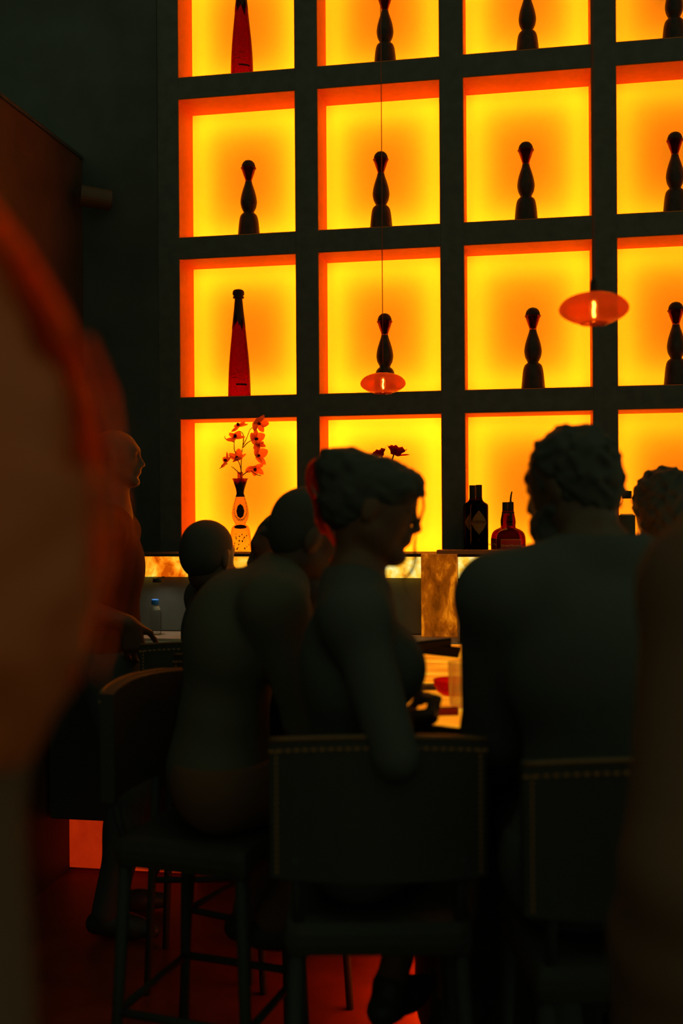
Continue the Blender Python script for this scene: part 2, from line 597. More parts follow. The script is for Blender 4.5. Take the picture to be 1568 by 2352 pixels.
def foil_mesh():
    bm = bmesh.new()
    n, prof = 40, smooth_prof(RED_BODY[2:], 8)
    zs = np.array([p[1] for p in prof])
    rs = np.array([p[0] for p in prof])
    order = np.argsort(zs)
    top = 905 * RS
    rows = 6
    grid = []
    for i in range(n):
        a = 2 * PI * i / n
        k = (i % 8) / 8.0
        low = (640 + 110 * (1 - abs(2 * k - 1))) * RS
        low += 0.012 * math.sin(3 * a)
        colv = []
        for j in range(rows + 1):
            z = low + (top - low) * j / rows
            r = np.interp(z, zs[order], rs[order]) * (1 + 0.05 * math.cos(3 * a)) + 0.0009
            colv.append(bm.verts.new((r * math.cos(a), r * math.sin(a), z)))
        grid.append(colv)
    for i in range(n):
        for j in range(rows):
            bm.faces.new((grid[i][j], grid[(i + 1) % n][j], grid[(i + 1) % n][j + 1], grid[i][j + 1]))
    return bm_mesh(bm, 'neck_foil', True)


ME_FOIL = foil_mesh()
M_PRINT = mat('dark_print', (0.02, 0.008, 0.006), 0.8, 0.1)


def print_patch(name, prof, z0, z1, a0, a1, lift=0.0006, n=8, m=2, lobes=0.0):
    """a printed patch that follows the bottle's round side"""
    zs = np.array([p[1] for p in prof]); rs = np.array([p[0] for p in prof])
    od = np.argsort(zs)
    bm = bmesh.new()
    g = []
    for i in range(n + 1):
        a = a0 + (a1 - a0) * i / n
        g.append([bm.verts.new(((np.interp(z0 + (z1 - z0) * j / m, zs[od], rs[od]) * (1 + lobes * math.cos(3 * a)) + lift) * math.cos(a),
                                (np.interp(z0 + (z1 - z0) * j / m, zs[od], rs[od]) * (1 + lobes * math.cos(3 * a)) + lift) * math.sin(a),
                                z0 + (z1 - z0) * j / m)) for j in range(m + 1)])
    for i in range(n):
        for j in range(m):
            bm.faces.new((g[i][j], g[i + 1][j], g[i + 1][j + 1], g[i][j + 1]))
    return bm_mesh(bm, name, True)


FRONT = -PI / 2
for r, dx, lab in ((0, 0.0, 'tall tapered red glass bottle in the top row, its cap out of sight'),
                   (2, -0.022, 'tall tapered red glass bottle with dark neck foil, above the orchid vase')):
    p = niche(r, 0, dx)
    t = thing('tall_red_bottle', lab, 'bottle', p, 0, 'tall red bottles')
    link('glass', ME_RED[0], M_REDGLASS, t)
    link('neck_foil', ME_FOIL, M_CAP, t)
    link('cap', ME_RED[1], M_CAP, t)
    pr = smooth_prof(RED_BODY[2:], 6)
    link('printed_bar', print_patch('printed_bar', pr, 0.052, 0.060, FRONT + 0.0, FRONT + 1.05, lobes=0.05), M_PRINT, t)
    for k, (z, a0, a1, th) in enumerate([(0.085, -0.4, 0.15, .002), (0.092, 0.25, 0.7, .0015), (0.099, -0.5, -0.1, .002), (0.105, -0.2, 0.5, .0015), (0.113, 0.0, 0.7, .002), (0.078, 0.2, 0.9, .0012)]):
        link('printed_line', print_patch('printed_line', pr, z, z + th, FRONT + a0, FRONT + a1, lobes=0.05, m=1), M_PRINT, t)

# ---- vase (the same decanter in pale painted ceramic) with orchids
M_PALE = tinted('pale_painted_porcelain', (0.93, 0.80, 0.62), (0.50, 0.28, 0.10), 0.22)
M_COBALT = mat('dark_blue_paint', (0.02, 0.015, 0.014), 0.6, 0.2)
prof_d = smooth_prof(DEC_BODY[2:], 6)
vy = 4.47
vb = (-1.250, vy, LZ)
vase = thing('flower_vase', 'pale painted pear-shaped decanter holding orchids on the ledge', 'vase', vb)
VS = 0.93
link('body', lathe_mesh('vase_body', smooth_prof(DEC_BODY[2:], 5), 36), M_PALE, vase)
link('glass_collar', lathe_mesh('vase_collar', DEC_COLLAR, 32, closed=False), M_AMBERGLASS, vase)


def zigzag_collar():
    bm = bmesh.new()
    n = 40
    prof = [(24.6, 395), (25.5, 428), (26.5, 442), (34, 465), (42, 490), (50, 512)]
    zs = [p[1] for p in prof]; rs = [p[0] for p in prof]
    g = []
    for i in range(n):
        a = 2 * PI * i / n
        k = (i % 8) / 8
        top = 475 + 37 * abs(2 * k - 1)
        colv = []
        for j in range(6):
            z = 395 + (top - 395) * j / 5
            rr = (max(np.interp(z, zs, rs), 33 if z < 400 else 0) + 1.2) * 0.000598
            colv.append(bm.verts.new((rr * math.cos(a), rr * math.sin(a), z * 0.000598)))
        g.append(colv)
    for i in range(n):
        for j in range(5):
            bm.faces.new((g[i][j], g[(i + 1) % n][j], g[(i + 1) % n][j + 1], g[i][j + 1]))
    return bm_mesh(bm, 'painted_crown', True)


link('painted_crown', zigzag_collar(), M_COBALT, vase)
CAMA = math.atan2(-vb[1], -vb[0])          # direction from the vase to the room
bmz = bmesh.new()
zs = np.array([p[1] for p in prof_d]); rs = np.array([p[0] for p in prof_d]); od = np.argsort(zs)


def dab(bm, a, z, sa, sz, lift=0.0008):
    """one flat painted dab on the vase"""
    c = []
    for k in range(8):
        aa, zz = a + sa * math.cos(2 * PI * k / 8), z + sz * math.sin(2 * PI * k / 8)
        r = np.interp(zz, zs[od], rs[od]) + lift
        c.append(bm.verts.new((r * math.cos(aa), r * math.sin(aa), zz)))
    bm.faces.new(c)


S_ = 0.000598
for k in range(23):                         # leaf garland hanging around the body
    u = -1 + 2 * k / 22
    a = CAMA + 0.95 * math.sin(u * PI / 2) * 1.0
    z = (225 + 150 * abs(u) ** 2.2) * S_
    dab(bmz, a, z + random.uniform(-.002, .002), 0.055, 0.0028)
    dab(bmz, a + 0.07, z + 0.005, 0.05, 0.0022)
for k in range(26):                         # scattered foliage on the foot
    dab(bmz, CAMA + random.uniform(-1.1, 1.1), random.uniform(20, 130) * S_, random.uniform(.03, .08), random.uniform(.002, .005))
link('painted_garland', bm_mesh(bmz, 'painted_garland'), M_COBALT, vase)
bmz = bmesh.new()
dab(bmz, CAMA, 292 * S_, 0.48, 0.031, 0.0012)
med = link('painted_medallion', bm_mesh(bmz, 'painted_medallion'), mat('brown_paint', (0.05, 0.02, 0.01), 0.6, 0.2), vase)
bmz = bmesh.new()
dab(bmz, CAMA, 180 * S_, 0.9, 0.009, 0.0006)
link('painted_band', bm_mesh(bmz, 'painted_band'), M_COBALT, vase)
link('spout', lathe_mesh('spout', [(0.0105, 0.285), (0.0115, 0.288), (0.0115, 0.335), (0.0125, 0.337), (0.0125, 0.342), (0.009, 0.342)], 20), M_AMBERGLASS, vase)

# orchids: stems and flowers, laid out around the vase mouth
M_PETAL = thin('orange_pink_petal', (0.40, 0.13, 0.06), (0.85, 0.28, 0.06), 0.8)
M_LIP = thin('dark_orchid_lip', (0.16, 0.02, 0.01), (0.20, 0.015, 0.003), 0.6)
M_STEM = mat('orchid_stem', (0.06, 0.03, 0.008), 0.7, 0.2)
orch = thing('orchid_spray', 'branching spray of orange-pink orchids standing in the painted vase', 'flowers', (vb[0], vb[1], LZ + 0.30))
PXM = 0.00184                                # metres per photo pixel at the vase
VX, VYP = 556, 1100                          # photo pixel of the vase mouth


def op(x, y, dy=0.0):
    return Vector(((x - VX) * PXM, dy, (VYP - y) * PXM + 0.02))


STEMS = [[(558, 1105, 0), (559, 1070, 0), (560, 1045, 0), (562, 1026, 0.01), (570, 1007, 0.02), (578, 988, .02), (588, 981, .02)],
         [(562, 1026, 0.01), (565, 1005, 0), (563, 996, -.01), (557, 992, -.01)],
         [(562, 1030, 0.01), (570, 1020, .02), (580, 1014, .02), (588, 1013, .02)],
         [(556, 1050, 0), (547, 1040, -.02), (545, 1025, -.02), (546, 1010, -.02)],
         [(556, 1092, 0), (548, 1082, -.02), (540, 1075, -.03)],
         [(562, 1095, 0), (570, 1087, .02), (576, 1083, .03), (590, 1093, .03), (602, 1096, .03)],
         [(546, 1018, -.02), (535, 1014, -.03), (526, 1010, -.03), (524, 1004, -.03)],
         [(560, 1090, 0), (557, 1070, -.01), (553, 1060, -.02)],
         [(530, 1068, -.03), (520, 1073, -.03), (511, 1080, -.03)]]
for s in STEMS:
    tube('stem', curve_pts([op(x, y, d) for x, y, d in s], 4), 0.0022, M_STEM, orch, 0.0014, 6)


def petal_mesh(L, Wd, bend):
    bm = bmesh.new()
    nx, ny = 6, 4
    g = []
    for i in range(nx + 1):
        u = i / nx
        w = Wd * math.sin(PI * min(1, u * 0.86 + 0.10)) ** 0.8
        g.append([bm.verts.new((u * L, (j / ny - 0.5) * 2 * w, bend * u * u * L + 0.35 * w * (2 * (j / ny - 0.5)) ** 2)) for j in range(ny + 1)])
    for i in range(nx):
        for j in range(ny):
            bm.faces.new((g[i][j], g[i + 1][j], g[i + 1][j + 1], g[i][j + 1]))
    return bm_mesh(bm, 'petal', True)


ME_PET = [petal_mesh(0.045, 0.0190, 0.30), petal_mesh(0.042, 0.0150, 0.5), petal_mesh(0.047, 0.0220, 0.15)]


def lip_mesh():
    bm = bmesh.new()
    bmesh.ops.create_uvsphere(bm, u_segments=10, v_segments=6, radius=0.008)
    for v in bm.verts:
        v.co.x = v.co.x * 1.5 + 0.008
        v.co.z *= 0.8
    return bm_mesh(bm, 'lip', True)


ME_LIP = lip_mesh()
FLOWERS = [(597, 973, .02, -0.4, 0.8, 1.0), (555, 980, -.01, 1.9, 1.25, .85), (548, 1008, -.02, 1.4, 1.0, .95), (590, 1011, .02, 0.2, 0.7, 1.0),
           (598, 1022, .02, -1.2, 0.8, .7), (593, 1050, .02, 0.1, 0.45, 1.15), (553, 1060, -.02, 1.7, 0.5, 1.05), (529, 1062, -.03, 2.6, 0.9, .85), (588, 1078, .03, -1.4, 0.9, .95)]
for x, y, dy, ang, opn, sc in FLOWERS:
    fl = link('flower', ME_LIP, M_LIP, orch)
    fl.location = op(x, y, dy)
    # the flower's axis: turned partly to the room
    ax = Vector((math.cos(ang) * 0.8, -0.55, math.sin(ang) * 0.8)).normalized()
    q = Vector((1, 0, 0)).rotation_difference(ax)
    fl.rotation_mode = 'QUATERNION'
    fl.rotation_quaternion = q
    fl.scale = (sc, sc, sc)
    for k in range(5):
        pt = link('petal', ME_PET[(k * 2 + 1) % 3], M_PETAL, fl)
        a = 2 * PI * k / 5 + random.uniform(-.2, .2)
        tilt = opn + random.uniform(-.2, .25)
        R1 = Matrix.Rotation(a, 3, 'X') @ Matrix.Rotation(-tilt, 3, 'Y')
        pt.rotation_euler = R1.to_euler()

# ---- red rose in its own dark vase, behind the woman's head
rose_x, rose_y = -0.600, 4.44
rv = thing('rose_vase', 'dark pear-shaped vase behind the woman, mostly hidden by her head', 'vase', (rose_x, rose_y, LZ))
link('body', ME_DEC[0], M_CERAMIC, rv)
link('glass_collar', ME_DEC[1], M_AMBERGLASS, rv)
M_ROSE = thin('deep_red_rose', (0.18, 0.004, 0.006), (0.42, 0.006, 0.004), 0.6)
rose = thing('red_rose', 'pair of dark red roses rising above the updo of the woman', 'flowers', (rose_x, rose_y, LZ + 0.27))


def rose_petal(r, h, spread):
    bm = bmesh.new()
    g = []
    nx, ny = 6, 4
    for i in range(nx + 1):
        a = -0.85 + 1.7 * i / nx
        g.append([bm.verts.new(((r + spread * (j / ny) ** 2) * math.cos(a), (r + spread * (j / ny) ** 2) * math.sin(a),
                                h * (j / ny) * (1 - 0.22 * (a / 0.85) ** 2) + 0.004 * math.sin(5 * a) * j / ny)) for j in range(ny + 1)])
    for i in range(nx):
        for j in range(ny):
            bm.faces.new((g[i][j], g[i + 1][j], g[i + 1][j + 1], g[i][j + 1]))
    return bm_mesh(bm, 'petal', True)


ME_ROSE = [rose_petal(0.006, 0.036, 0.004), rose_petal(0.014, 0.036, 0.010), rose_petal(0.021, 0.034, 0.018)]
tube('stem', curve_pts([(0, 0, -0.16), (0.002, 0, -0.02), (0.006, 0, 0.08), (0.022, 0, 0.14)], 5), 0.003, M_STEM, rose)
tube('stem', curve_pts([(0, 0, -0.15), (-0.006, 0, 0.02), (-0.02, 0, 0.10), (-0.032, 0, 0.135)], 5), 0.003, M_STEM, rose)
for k, (x, z, sc) in enumerate(((0.028, 0.137, 1.0), (-0.036, 0.132, 0.8))):
    hd = link('flower', ME_LIP, M_ROSE, rose)
    hd.location = (x, 0, z)
    hd.scale = (sc, sc, sc)
    hd.rotation_euler = (0.1, 0.25 - 0.6 * k, 0)
    for ring, cnt in ((0, 3), (1, 5), (2, 6)):
        for i in range(cnt):
            pt = link('petal', ME_ROSE[ring], M_ROSE, hd)
            pt.rotation_euler = (0, 0.05 * ring, 2 * PI * i / cnt + ring * 0.5)
lf = link('leaf', petal_mesh(0.05, 0.012, 0.2), M_ROSE, rose)
lf.location = (0.04, 0, 0.132)
lf.rotation_euler = (0.3, 0.15, -0.2)

# ---- bottles on the ledge
AS = 0.000227
AV = [(a * AS, b * AS) for a, b in [(0, 0), (158, 0), (162, 10), (164, 400), (166, 800), (164, 845), (150, 870), (110, 895), (74, 925), (60, 960), (58, 985)]]
AVIN = [(a * AS, b * AS) for a, b in [(0, 8), (152, 8), (156, 20), (158, 400), (160, 798), (156, 835), (140, 858), (96, 884), (66, 914), (52, 945), (0, 945)]]
AVCAP = [(a * AS, b * AS) for a, b in [(0, 980), (56, 980), (57, 1000), (57, 1205), (53, 1212), (0, 1212)]]
ME_AV = [lathe_mesh('amaro_glass', AV, 32), lathe_mesh('amaro_liquid', AVIN, 28), lathe_mesh('amaro_cap', AVCAP, 24)]
M_LABEL = mat('brown_paper_label', (0.22, 0.095, 0.024), 0.8, 0.1, var=0.1, scale=60)
M_LETTER = mat('dark_label_ink', (0.030, 0.014, 0.006), 0.8, 0.1)


def to_room(p):
    """heading from p towards the room, used to turn a label outwards"""
    return math.atan2(-p[1], -p[0]) + PI / 2


def diamond(bm, r, wx, hz, lift=0.0006, n=12):
    top, bot = [], []
    for i in range(n + 1):
        u = -1 + 2 * i / n
        a = FRONT + u * wx / r
        h = hz * (1 - abs(u)) ** 0.85 + 0.0
        top.append(bm.verts.new(((r + lift) * math.cos(a), (r + lift) * math.sin(a), h)))
        bot.append(bm.verts.new(((r + lift) * math.cos(a), (r + lift) * math.sin(a), -h - 1e-5)))
    for i in range(n):
        bm.faces.new((top[i], top[i + 1], bot[i + 1], bot[i]))


for k, (x, y, lab) in enumerate(((-0.226, 4.40, 'black amaro bottle with brown diamond label, standing in front of its twin'),
                                 (-0.256, 4.475, 'black amaro bottle standing behind its twin, half hidden by it'))):
    t = thing('amaro_bottle', lab, 'bottle', (x, y, LZ + 0.0005), to_room((x, y)), 'amaro bottles')
    link('glass', ME_AV[0], M_BROWNGLASS if k == 0 else M_BROWNGLASS, t)
    link('liquid', ME_AV[1], M_LIQUID, t)
    link('cap', ME_AV[2], M_CAP, t)
    bmz = bmesh.new()
    diamond(bmz, 0.0372, 0.036, 0.049)
    lb = link('label', bm_mesh(bmz, 'label', True), M_LABEL, t)
    lb.location = (0, 0, 0.122)
    if k == 0:
        text_mesh('lettering', 'AVERNA', 0.0165, M_LETTER, lb, (0, -0.0384, 0.002), (PI / 2, 0, 0))

GM = [(a * AS, b * AS) for a, b in [(0, 0), (252, 0), (258, 12), (260, 150), (258, 250), (246, 315), (215, 370), (160, 410), (100, 435), (82, 455), (84, 510), (86, 560), (78, 610), (62, 690), (52, 750), (50, 790)]]
GMCAP = [(a * AS, b * AS) for a, b in [(0, 740), (52, 740), (53, 760), (52, 890), (46, 900), (0, 900)]]
ME_GM = [lathe_mesh('liqueur_glass', smooth_prof(GM[1:], 2), 32), lathe_mesh('liqueur_cap', GMCAP, 20)]
M_REDLABEL = mat('red_paper_label', (0.62, 0.030, 0.016), 0.7, 0.15)
M_GOLD = mat('gold_print', (0.90, 0.48, 0.12), 0.6, 0.3)
gprof = smooth_prof(GM[1:], 4)
for k, (x, y, lab, turn) in enumerate(((-0.0973, 4.362, 'round-shouldered red liqueur bottle with black pourer and red label', 0.0),
                                       (-0.1223, 4.481, 'round-shouldered red liqueur bottle without pourer, behind its twin', -0.9))):
    t = thing('liqueur_bottle', lab, 'bottle', (x, y, LZ + 0.0005), to_room((x, y)) + turn, 'liqueur bottles')
    link('glass', ME_GM[0], M_REDDARK, t)
    link('cap', ME_GM[1], M_CAP, t)
    lb = link('label', print_patch('label', gprof, 0.003, 0.056, FRONT - 0.74, FRONT + 0.74, 0.0008), M_REDLABEL, t)
    for z in (0.004, 0.0545):
        link('label_border', print_patch('label_border', gprof, z, z + 0.0012, FRONT - 0.72, FRONT + 0.72, 0.0013, m=1), M_GOLD, lb)
    for a in (-0.72, 0.70):
        link('label_border', print_patch('label_border', gprof, 0.004, 0.0557, FRONT + a, FRONT + a + 0.02, 0.0013, m=2, n=2), M_GOLD, lb)
    text_mesh('lettering', 'Grand Marnier', 0.0125, M_GOLD, lb, (0, -0.0612, 0.031), (PI / 2, 0, 0))
    link('neck_ribbon', print_patch('neck_ribbon', gprof, 0.158, 0.166, FRONT - 1.5, FRONT + 1.5, 0.0008), M_CAP, t)
    link('neck_ribbon', print_patch('neck_ribbon', gprof, 0.108, 0.160, FRONT - 0.35, FRONT + 0.35, 0.0008), M_CAP, t)
    if k == 0:
        tube('pourer', curve_pts([(0, 0, 0.200), (0, 0, 0.215), (0.002, 0, 0.232), (0.005, 0, 0.246)], 4), 0.0042, M_CAP, t, 0.0026)

# clear gin-type bottle behind the man's ear, and a pourer bottle behind the bartender
CL = [(0, 0), (0.040, 0), (0.042, 0.004), (0.042, 0.125), (0.040, 0.140), (0.030, 0.152), (0.018, 0.160), (0.0145, 0.168), (0.0145, 0.190)]
cx, cy = 0.358, 4.40
clear = t = thing('clear_spirit_bottle', 'clear glass bottle with black cap and oval label beside the curly head', 'bottle', (cx, cy, LZ + 0.0005), to_room((cx, cy)))
link('glass', lathe_mesh('clear_glass', CL, 28), M_CLEAR, t)
link('cap', lathe_mesh('clear_cap', [(0, 0.170), (0.016, 0.170), (0.0165, 0.176), (0.0165, 0.194), (0, 0.195)], 20), M_CAP, t)
link('label', print_patch('label', CL, 0.03, 0.118, FRONT - 0.7, FRONT + 0.7, 0.0008), mat('dark_green_label', (0.06, 0.05, 0.03), 0.7, 0.2), t)
link('label_arch', print_patch('label_arch', CL, 0.118, 0.122, FRONT - 0.55, FRONT + 0.55, 0.0008, m=1), M_GOLD, t)
clear.scale = (1.15, 1.15, 1.26)
px_, py_ = 0.505, 4.42
t = thing('pourer_bottle', 'dark bottle whose black pourer pokes up behind the bartender', 'bottle', (px_, py_, LZ + 0.0005), 0)
link('glass', lathe_mesh('pourer_glass', AV, 28), M_BROWNGLASS, t)
tube('pourer', curve_pts([(0, 0, 0.22), (0, 0, 0.245), (-0.003, 0, 0.262), (-0.008, 0, 0.282)], 4), 0.006, M_CAP, t, 0.003)

# ------------------------------------------------------------------ water bottle on the lower counter
wx, wy = -1.535, 4.19
t = thing('water_bottle', 'small clear water bottle with blue cap on the lower counter', 'bottle', (wx, wy, 1.0325), 0.35)
M_WATER = tinted('clear_plastic', (0.86, 0.88, 0.88), (0.5, 0.55, 0.6), 0.06, gloss=0.2)


def sq(a, r, z):
    k = 4.0 if z < 0.105 else 2.0
    d = (abs(math.cos(a)) ** k + abs(math.sin(a)) ** k) ** (-1 / k)
    return r * d * math.cos(a), r * d * math.sin(a)


link('plastic', lathe_mesh('water_plastic', [(0.022, 0), (0.024, 0.004), (0.024, 0.088), (0.022, 0.1), (0.014, 0.114), (0.0115, 0.118), (0.0115, 0.126)], 32, sq), M_WATER, t)
link('cap', lathe_mesh('water_cap', [(0, 0.122), (0.0145, 0.122), (0.0155, 0.126), (0.0155, 0.140), (0.013, 0.1435), (0, 0.144)], 24), mat('bright_blue_plastic', (0.012, 0.22, 0.80), 0.4, 0.4), t)
link('neck_label', lathe_mesh('water_neck', [(0.0215, 0.1005), (0.0145, 0.1155)], 24, closed=False), mat('white_neck_print', (0.9, 0.85, 0.8), 0.6, 0.2), t)
box('side_label', (-0.0248, -0.02, 0.03), (-0.0243, 0.0, 0.08), mat('teal_print', (0.02, 0.12, 0.14), 0.6, 0.2), t)
# the small down-light over that end of the counter
dl = thing('counter_downlight', 'small white down-light under the ledge above the water bottle', 'lamp', (wx + 0.005, 4.20, 1.255))
link('can', lathe_mesh('downlight_can', [(0.0, 0.006), (0.018, 0.006), (0.018, -0.010), (0.016, -0.010), (0.016, 0.003)], 20, closed=False), M_BLACK, dl)
link('lens', lathe_mesh('downlight_lens', [(0.0, -0.004), (0.0155, -0.004), (0.0155, -0.003), (0, -0.003)], 20), emit('downlight_lens', (1.0, 0.85, 0.72), 40.0), dl)
tube('bracket', [(0, 0.0, 0.004), (0, 0.05, 0.006), (0, 0.082, 0.006)], 0.004, M_BLACK, dl)

# ------------------------------------------------------------------ pendant lamps
M_SHADE = tinted('smoky_amber_glass', (0.72, 0.22, 0.06), (0.62, 0.07, 0.006), 0.5, gloss=0.10, rough=0.12)


def pendant(label, loc):
    t = thing('pendant_lamp', label, 'lamp', loc, 0, 'glass disc pendants over the bar')
    prof = [(0.010, 0.0365), (0.028, 0.035), (0.048, 0.030), (0.066, 0.0215), (0.078, 0.010), (0.0825, -0.001), (0.080, -0.011), (0.070, -0.021), (0.054, -0.030), (0.040, -0.035), (0.032, -0.037)]
    link('glass_shade', lathe_mesh('glass_shade', smooth_prof(prof, 3), 48, closed=False), M_SHADE, t)
    link('opening_rim', lathe_mesh('opening_rim', [(0.031, -0.0365), (0.0335, -0.0385), (0.033, -0.0345), (0.031, -0.0365)], 40, closed=False), M_AMBERGLASS, t)
    link('socket', lathe_mesh('socket', [(0, 0.070), (0.004, 0.070), (0.008, 0.062), (0.009, 0.036), (0.009, 0.022), (0, 0.020)], 20), M_CAP, t)
    b = link('bulb', lathe_mesh('bulb', smooth_prof([(0.005, 0.022), (0.008, 0.015), (0.0095, 0.0), (0.0085, -0.018), (0.004, -0.026), (0.0, -0.027)], 3), 20, closed=False), M_CLEAR, t)
    tube('filament', curve_pts([(0, 0, 0.014), (0.0012, 0, 0.004), (-0.0006, 0, -0.006), (0.001, 0, -0.021)], 5), 0.0020, MATS['filament'], b)
    tube('cord', [(0, 0, 0.069), (0.0005, 0, 1.0), (0, 0, 2.5)], 0.0016, MATS['brown_cord'], t)
    return t


emit('filament', (1.0, 0.62, 0.16), 140.0)
mat('brown_cord', (0.24, 0.050, 0.012), 0.7, 0.2)
pendant('small amber glass disc pendant lamp hanging farther off, in front of a decanter', (-0.542, 3.866, 1.998))
pendant('larger amber glass disc pendant lamp hanging near the man with curly hair', (0.140, 2.628, 2.016))

# ------------------------------------------------------------------ spotlight at the corner of the brown wall
sp = thing('wall_spotlight', 'dark cylindrical spotlight high up where the brown wall ends', 'lamp', (-1.872, 4.40, 2.893))
bm = bmesh.new()
add_tube(bm, [(-0.055, -0.03, 0.012), (0.06, 0.03, 0.0)], 0.045, 0.045, 24)
link('housing', bm_mesh(bm, 'housing', False), mat('bronze_housing', (0.08, 0.032, 0.012), 0.5, 0.3), sp)
bm = bmesh.new()
add_tube(bm, [(0.055, 0.0275, 0.0005), (0.066, 0.033, -0.0006)], 0.037, 0.030, 24)
link('lens_ring', bm_mesh(bm, 'lens_ring', False), M_BLACK, sp)
tube('arm', [(0.0, 0.01, 0.03), (0.0, 0.05, 0.05), (0, 0.094, 0.05)], 0.012, M_BLACK, sp)

# ================================================================== BAR STOOLS
M_LEATHER = mat('black_leather', (0.040, 0.033, 0.026), 0.55, 0.25, bump=0.1, scale=80)
M_STITCH = mat('tan_stitching', (0.36, 0.15, 0.04), 0.7, 0.2)


def make_stool(label, loc, rz):
    t = thing('bar_stool', label, 'stool', loc, rz, 'bar stools')
    return t


def stool_parts():
    out = []
    bm = bmesh.new()
    add_box(bm, (-0.175, -0.18, 0.70), (0.175, 0.18, 0.775), 0.028)
    out.append(('seat', bm_mesh(bm, 'seat', False), M_LEATHER, None))
    bm = bmesh.new()
    n = 9
    f, b = [], []
    for i in range(n + 1):                 # curved back pad behind the sitter
        u = -1 + 2 * i / n
        y = 0.20 * u
        x = -0.205 + 0.035 * u * u
        ht = 1.125 - 0.012 * u * u
        f.append([bm.verts.new((x + 0.018, y, z)) for z in (0.86, ht)])
        b.append([bm.verts.new((x - 0.018, y, z)) for z in (0.86, ht)])
    for i in range(n):
        bm.faces.new((f[i][0], f[i + 1][0], f[i + 1][1], f[i][1]))
        bm.faces.new((b[i][0], b[i][1], b[i + 1][1], b[i + 1][0]))
        bm.faces.new((f[i][1], f[i + 1][1], b[i + 1][1], b[i][1]))
        bm.faces.new((f[i][0], b[i][0], b[i + 1][0], f[i + 1][0]))
    for i in (0, n):
        bm.faces.new((f[i][0], f[i][1], b[i][1], b[i][0]))
    out.append(('backrest', bm_mesh(bm, 'backrest'), M_LEATHER, None))
    bm = bmesh.new()
    for i in range(26):                    # stitches along the top edge and down both sides
        u = -1 + 2 * i / 25
        add_box(bm, (-0.2265 + 0.035 * u * u, 0.197 * u - 0.0045, 1.104 - 0.012 * u * u), (-0.222 + 0.035 * u * u, 0.197 * u + 0.0045, 1.108 - 0.012 * u * u))
    for i in range(22):
        for s in (-1, 1):
            add_box(bm, (-0.194, s * 0.188 - 0.002, 0.87 + i * 0.0105), (-0.189, s * 0.188 + 0.002, 0.875 + i * 0.0105))
    out.append(('stitching', bm_mesh(bm, 'stitching'), M_STITCH, 1))
    bm = bmesh.new()
    add_tube(bm, curve_pts([(-0.222 + 0.035 * u * u, 0.2 * u, 1.126 - 0.012 * u * u) for u in np.linspace(-1, 1, 9)], 2), 0.004, 0.004, 6)
    out.append(('piping', bm_mesh(bm, 'piping', True), mat('brown_piping', (0.20, 0.085, 0.025), 0.5, 0.3), 1))
    for sx in (-1, 1):
        for sy in (-1, 1):
            bm = bmesh.new()
            add_tube(bm, [(0.15 * sx, 0.155 * sy, 0.705), (0.18 * sx, 0.185 * sy, 0.0)], 0.016, 0.012, 8)
            out.append(('leg', bm_mesh(bm, 'leg', True), M_BLACK, None))
    for sy in (-1, 1):
        bm = bmesh.new()
        add_tube(bm, [(-0.150, 0.15 * sy, 0.74), (-0.196, 0.155 * sy, 0.9)], 0.010, 0.010, 8)
        out.append(('back_post', bm_mesh(bm, 'back_post', True), M_BLACK, None))
    for a, b_ in (((-.165, -.170), (.165, -.170)), ((.165, -.170), (.165, .170)), ((.165, .170), (-.165, .170)), ((-.165, .170), (-.165, -.170))):
        bm = bmesh.new()
        add_tube(bm, [(a[0], a[1], 0.36), (b_[0], b_[1], 0.36)], 0.010, 0.010, 8)
        out.append(('footrest_bar', bm_mesh(bm, 'footrest_bar', True), M_BLACK, None))
    return out


STOOL = stool_parts()


def stool(label, x, y, rz):
    t = make_stool(label, (x, y, 0), rz)
    made = []
    for nm, me, mt, par in STOOL:
        o = link(nm, me, mt, t if par is None else made[par])
        made.append(o)
    return t


# ================================================================== PEOPLE
# bodies are continuous surfaces grown from joints (blended limbs), one mesh per body
def V3(*a):
    return np.array(a, float)


def unit(v):
    v = np.array(v, float)
    return v / np.linalg.norm(v)


class Cone:
    def __init__(s, a, b, ra, rb, k=0.02, sub=False):
        s.a, s.b, s.ra, s.rb, s.k, s.sub = np.array(a, float), np.array(b, float), ra, rb, k, sub
        s.lo = np.minimum(s.a - ra, s.b - rb)
        s.hi = np.maximum(s.a + ra, s.b + rb)

    def d(s, P, g):
        ba = s.b - s.a
        L = max(ba @ ba, 1e-12)
        pa = P - s.a
        t = np.clip(pa @ ba / L, 0, 1)
        return np.linalg.norm(pa - t[:, None] * ba, axis=1) - (s.ra + (s.rb - s.ra) * t) - g


class Ell:
    def __init__(s, c, r, ax=None, k=0.03, sub=False):
        s.c, s.r, s.k, s.sub = np.array(c, float), np.array(r, float), k, sub
        s.ax = np.eye(3) if ax is None else np.array(ax, float)
        e = np.sqrt(((s.ax * s.r[:, None]) ** 2).sum(0))
        s.lo, s.hi = s.c - e, s.c + e

    def d(s, P, g):
        q = (P - s.c) @ s.ax.T
        r = s.r + g
        k0 = np.linalg.norm(q / r, axis=1)
        k1 = np.linalg.norm(q / (r * r), axis=1)
        return k0 * (k0 - 1.0) / np.maximum(k1, 1e-9)


def field(prims, P, g=0.0, margin=0.08):
    d = np.full(len(P), 0.5)
    for p in prims:
        gg = 0.0 if p.sub else g
        mk = np.all((P > p.lo - margin - gg) & (P < p.hi + margin + gg), axis=1)
        if not mk.any():
            continue
        x = p.d(P[mk], gg)
        y = d[mk]
        k = p.k
        if p.sub:
            h = np.clip(0.5 - 0.5 * (y + x) / k, 0, 1)
            d[mk] = y + (-x - y) * h + k * h * (1 - h)
        else:
            h = np.clip(0.5 + 0.5 * (y - x) / k, 0, 1)
            d[mk] = y + (x - y) * h - k * h * (1 - h)
    return d


